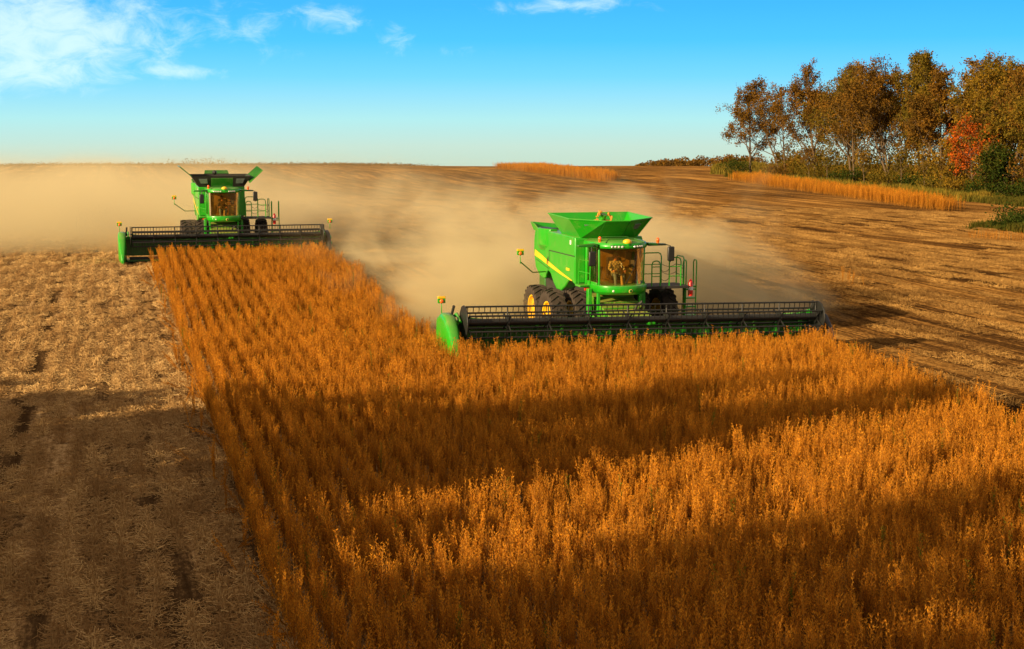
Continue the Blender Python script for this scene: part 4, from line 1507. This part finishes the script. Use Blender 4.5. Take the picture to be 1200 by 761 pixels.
def person(loc, label, shirt, capm):
    """a driver sitting with both hands on the wheel and armrest; body is one skinned mesh"""
    J = {'pelvis': (0, 0, 0), 'waist': (0, .02, .17), 'chest': (0, .0, .36), 'neck': (0, -.02, .52), 'head0': (0, -.03, .60), 'head': (0, -.05, .70), 'crown': (0, -.04, .79),
         'shl': (-.19, -.01, .45), 'ell': (-.29, -.14, .22), 'wrl': (-.20, -.36, .17), 'hal': (-.16, -.44, .18),
         'shr': (.19, -.01, .45), 'elr': (.30, -.14, .22), 'wrr': (.24, -.37, .17), 'har': (.20, -.45, .17),
         'hpl': (-.10, -.04, -.01), 'knl': (-.16, -.44, .03), 'anl': (-.14, -.46, -.36), 'tol': (-.15, -.60, -.42),
         'hpr': (.10, -.04, -.01), 'knr': (.17, -.44, .03), 'anr': (.16, -.44, -.36), 'tor': (.17, -.58, -.42)}
    rad = {'pelvis': .15, 'waist': .14, 'chest': .16, 'neck': .06, 'head0': .065, 'head': .10, 'crown': .085, 'shl': .075, 'ell': .05, 'wrl': .034, 'hal': .04,
           'shr': .075, 'elr': .05, 'wrr': .034, 'har': .04, 'hpl': .10, 'knl': .072, 'anl': .048, 'tol': .04, 'hpr': .10, 'knr': .072, 'anr': .048, 'tor': .04}
    E_ = [('pelvis', 'waist'), ('waist', 'chest'), ('chest', 'neck'), ('neck', 'head0'), ('head0', 'head'), ('head', 'crown'), ('chest', 'shl'), ('shl', 'ell'), ('ell', 'wrl'), ('wrl', 'hal'),
          ('chest', 'shr'), ('shr', 'elr'), ('elr', 'wrr'), ('wrr', 'har'), ('pelvis', 'hpl'), ('hpl', 'knl'), ('knl', 'anl'), ('anl', 'tol'), ('pelvis', 'hpr'), ('hpr', 'knr'), ('knr', 'anr'), ('anr', 'tor')]
    names = list(J)
    me = bpy.data.meshes.new('skeleton')
    me.from_pydata([J[k] for k in names], [(names.index(a), names.index(c)) for a, c in E_], [])
    o = bpy.data.objects.new('skeleton', me)
    COL.objects.link(o)
    sk = o.modifiers.new('skin', 'SKIN')
    for i, k in enumerate(names):
        me.skin_vertices[0].data[i].radius = (rad[k], rad[k] * (.82 if k in ('chest', 'waist', 'pelvis') else 1))
        me.skin_vertices[0].data[i].use_root = (k == 'pelvis')
    ss = o.modifiers.new('sub', 'SUBSURF')
    ss.levels = ss.render_levels = 2
    dg = bpy.context.evaluated_depsgraph_get()
    bm = bmesh.new()
    bm.from_object(o, dg)
    V = [tuple(v.co) for v in bm.verts]
    F = [tuple(v.index for v in f.verts) for f in bm.faces]
    bm.free()
    bpy.data.objects.remove(o)
    mb = MB()
    mb.v, mb.f = V, F
    n0 = len(F)
    mb.tube([(0, -.135, .70), (0, -.165, .67), (0, -.14, .655)], [.012, .02, .012], 6)          # nose
    for sx in (-1, 1):
        mb.ball((sx * .10, -.04, .69), (.015, .03, .035), 8, 6)                                  # ears
        h = Vector(J['hal' if sx < 0 else 'har'])
        for k in range(4):                                                                       # fingers curled over what they hold
            x = (k - 1.5) * .021
            ln = (.9, 1.0, .97, .8)[k]
            mb.tube([h + Vector((x, -.01, .01)), h + Vector((x, -.055 * ln, .015)), h + Vector((x, -.085 * ln, -.015)), h + Vector((x, -.075 * ln, -.045))], [.012, .011, .010, .008], 5)
        mb.tube([h + Vector((-sx * .03, .0, .0)), h + Vector((-sx * .055, -.035, -.01)), h + Vector((-sx * .045, -.065, -.03))], [.013, .012, .009], 5)
    root = mb.build('person', None, None, smooth=True)
    for q in (M['skin'], shirt, M['jeans'], M['seat']):
        root.data.materials.append(q)
    for p in root.data.polygons:
        c = p.center
        if p.index >= n0 or c.z > .53:
            k = 0
        elif c.z < -.385 or (c.z < -.36 and c.y < -.5):
            k = 3
        elif c.z < .075 and not (abs(c.x) > .12 and c.y < -.3 and c.z > .12):
            k = 2
        else:
            k = 1
            if c.y < -.345 and c.z > .11:
                k = 0
        p.material_index = k
    root.location = loc
    ident(root, label, 'person', 'drivers in the cabs')
    cp = MB()
    cp.ball((0, -.045, .735), (.112, .125, .105), 14, 7, .02)
    cp.loft([[(-.085, -.13, .745), (.085, -.13, .745), (.085, -.13, .757), (-.085, -.13, .757)], [(-.06, -.25, .725), (.06, -.25, .725), (.06, -.25, .735), (-.06, -.25, .735)]])
    cp.build('cap', capm, root, smooth=True)
    ey = MB()
    for sx in (-1, 1):
        ey.ball((sx * .037, -.143, .705), (.014, .008, .009), 8, 5)
    ey.build_each('eye', M['hair'], root, smooth=True)
    mo = MB().box((-.028, -.148, .628), (.028, -.136, .636)).build('mouth', M['hair'], root, bevel=.003)
    return root


near = combine((NEARX, NEARY, 0), 'open', 'larger green combine harvester in the foreground with a flared open grain tank')
person((NEARX - .05, NEARY + 3.10, 2.80), 'driver in a tan cap, pale plaid shirt and jeans in the nearer cab', M['shirt'], M['cap'])
far = combine((FARX, FARY, 0.95), 'flaps', 'smaller green combine harvester farther up the field with raised tank flaps', 5.75)
person((FARX - .05, FARY + 3.10, 2.80 + 0.95), 'driver in dark clothes in the cab of the farther combine', M['shirt_dark'], M['hair'])

# ------------------------------------------------------------------ dust raised by the combines


def dust(name, label, lo, hi, density, fall, scale, seed, shape, colour=(0.94, 0.82, 0.50), thr=(0.35, 0.75)):
    """a closed box of air; the density is wisps of noise that thin out towards every face of the box"""
    mb = MB().box(lo, hi)
    o = mb.build(name, None)
    m, t = mat_new(name)
    t.t.nodes.clear()
    co = t.n('ShaderNodeTexCoord').outputs['Object']
    ge = t.n('ShaderNodeTexCoord').outputs['Generated']
    g = t.n('ShaderNodeSeparateXYZ', ins={0: ge})
    gx_, gy_, gz_ = g.outputs[0], g.outputs[1], g.outputs[2]
    n1 = t.noise(t.mapping(co, (1, 1, 1.25), (seed, seed * 2, 0)), scale, 4, 0.6, 0.6)
    ed = t.math('MULTIPLY', t.smooth(gx_, 0, shape[0]), t.smooth(gx_, 1, 1 - shape[1]))
    ed = t.math('MULTIPLY', ed, t.math('MULTIPLY', t.smooth(gy_, 0, shape[2]), t.smooth(gy_, 1, 1 - shape[3])))
    hz = t.math('POWER', 2.718, t.math('MULTIPLY', gz_, -fall))
    ed = t.math('MULTIPLY', ed, t.math('MULTIPLY', hz, t.smooth(gz_, 1.0, 0.6)))
    # billows rise to different heights
    d = t.smooth(t.math('ADD', n1, t.math('MULTIPLY', t.math('SUBTRACT', ed, 0.5), 0.35)), thr[0], thr[1])
    d = t.math('MULTIPLY', t.math('MULTIPLY', d, ed), density)
    pv = t.n('ShaderNodeVolumePrincipled', ins={'Color': colour, 'Density': d, 'Anisotropy': 0.1})
    t.n('ShaderNodeOutputMaterial', ins={1: pv})
    o.data.materials.append(m)
    ident(o, label, 'dust', kind='stuff')
    return o


dust('dust_cloud', 'tan dust cloud drifting behind the nearer combine', (7.5, 49.5, 0.02), (34, 92, 8.2), 0.46, 1.6, 0.21, 3.0, (.24, .35, .16, .4), thr=(.47, .66))
dust('dust_cloud', 'broad tan dust cloud behind the farther combine covering the left skyline', (-45, 84.8, 0.3), (42, 180, 7.9), 0.16, 1.6, 0.12, 11.0, (.05, .50, .06, .45), thr=(.28, .62))
dust('chaff_plume', 'golden plume of chaff blown out behind the nearer combine', (9.5, 55, 0.02), (18, 66, 2.6), 0.5, 1.6, 0.55, 5.0, (.4, .3, .3, .4), (0.95, 0.62, 0.22))
dust('chaff_plume', 'golden plume of chaff blown out beside the farther combine', (-2, 88.5, 0.8), (5.5, 98, 3.6), 0.5, 1.6, 0.55, 8.0, (.4, .3, .3, .4), (0.95, 0.62, 0.22))
dust('dust_cloud', 'thin golden dust over the crop by the right end of the farther header', (7, 64, 0.5), (16, 84, 3.9), 0.035, 1.0, 0.25, 2.0, (.35, .35, .4, .2), (0.97, 0.78, 0.40))
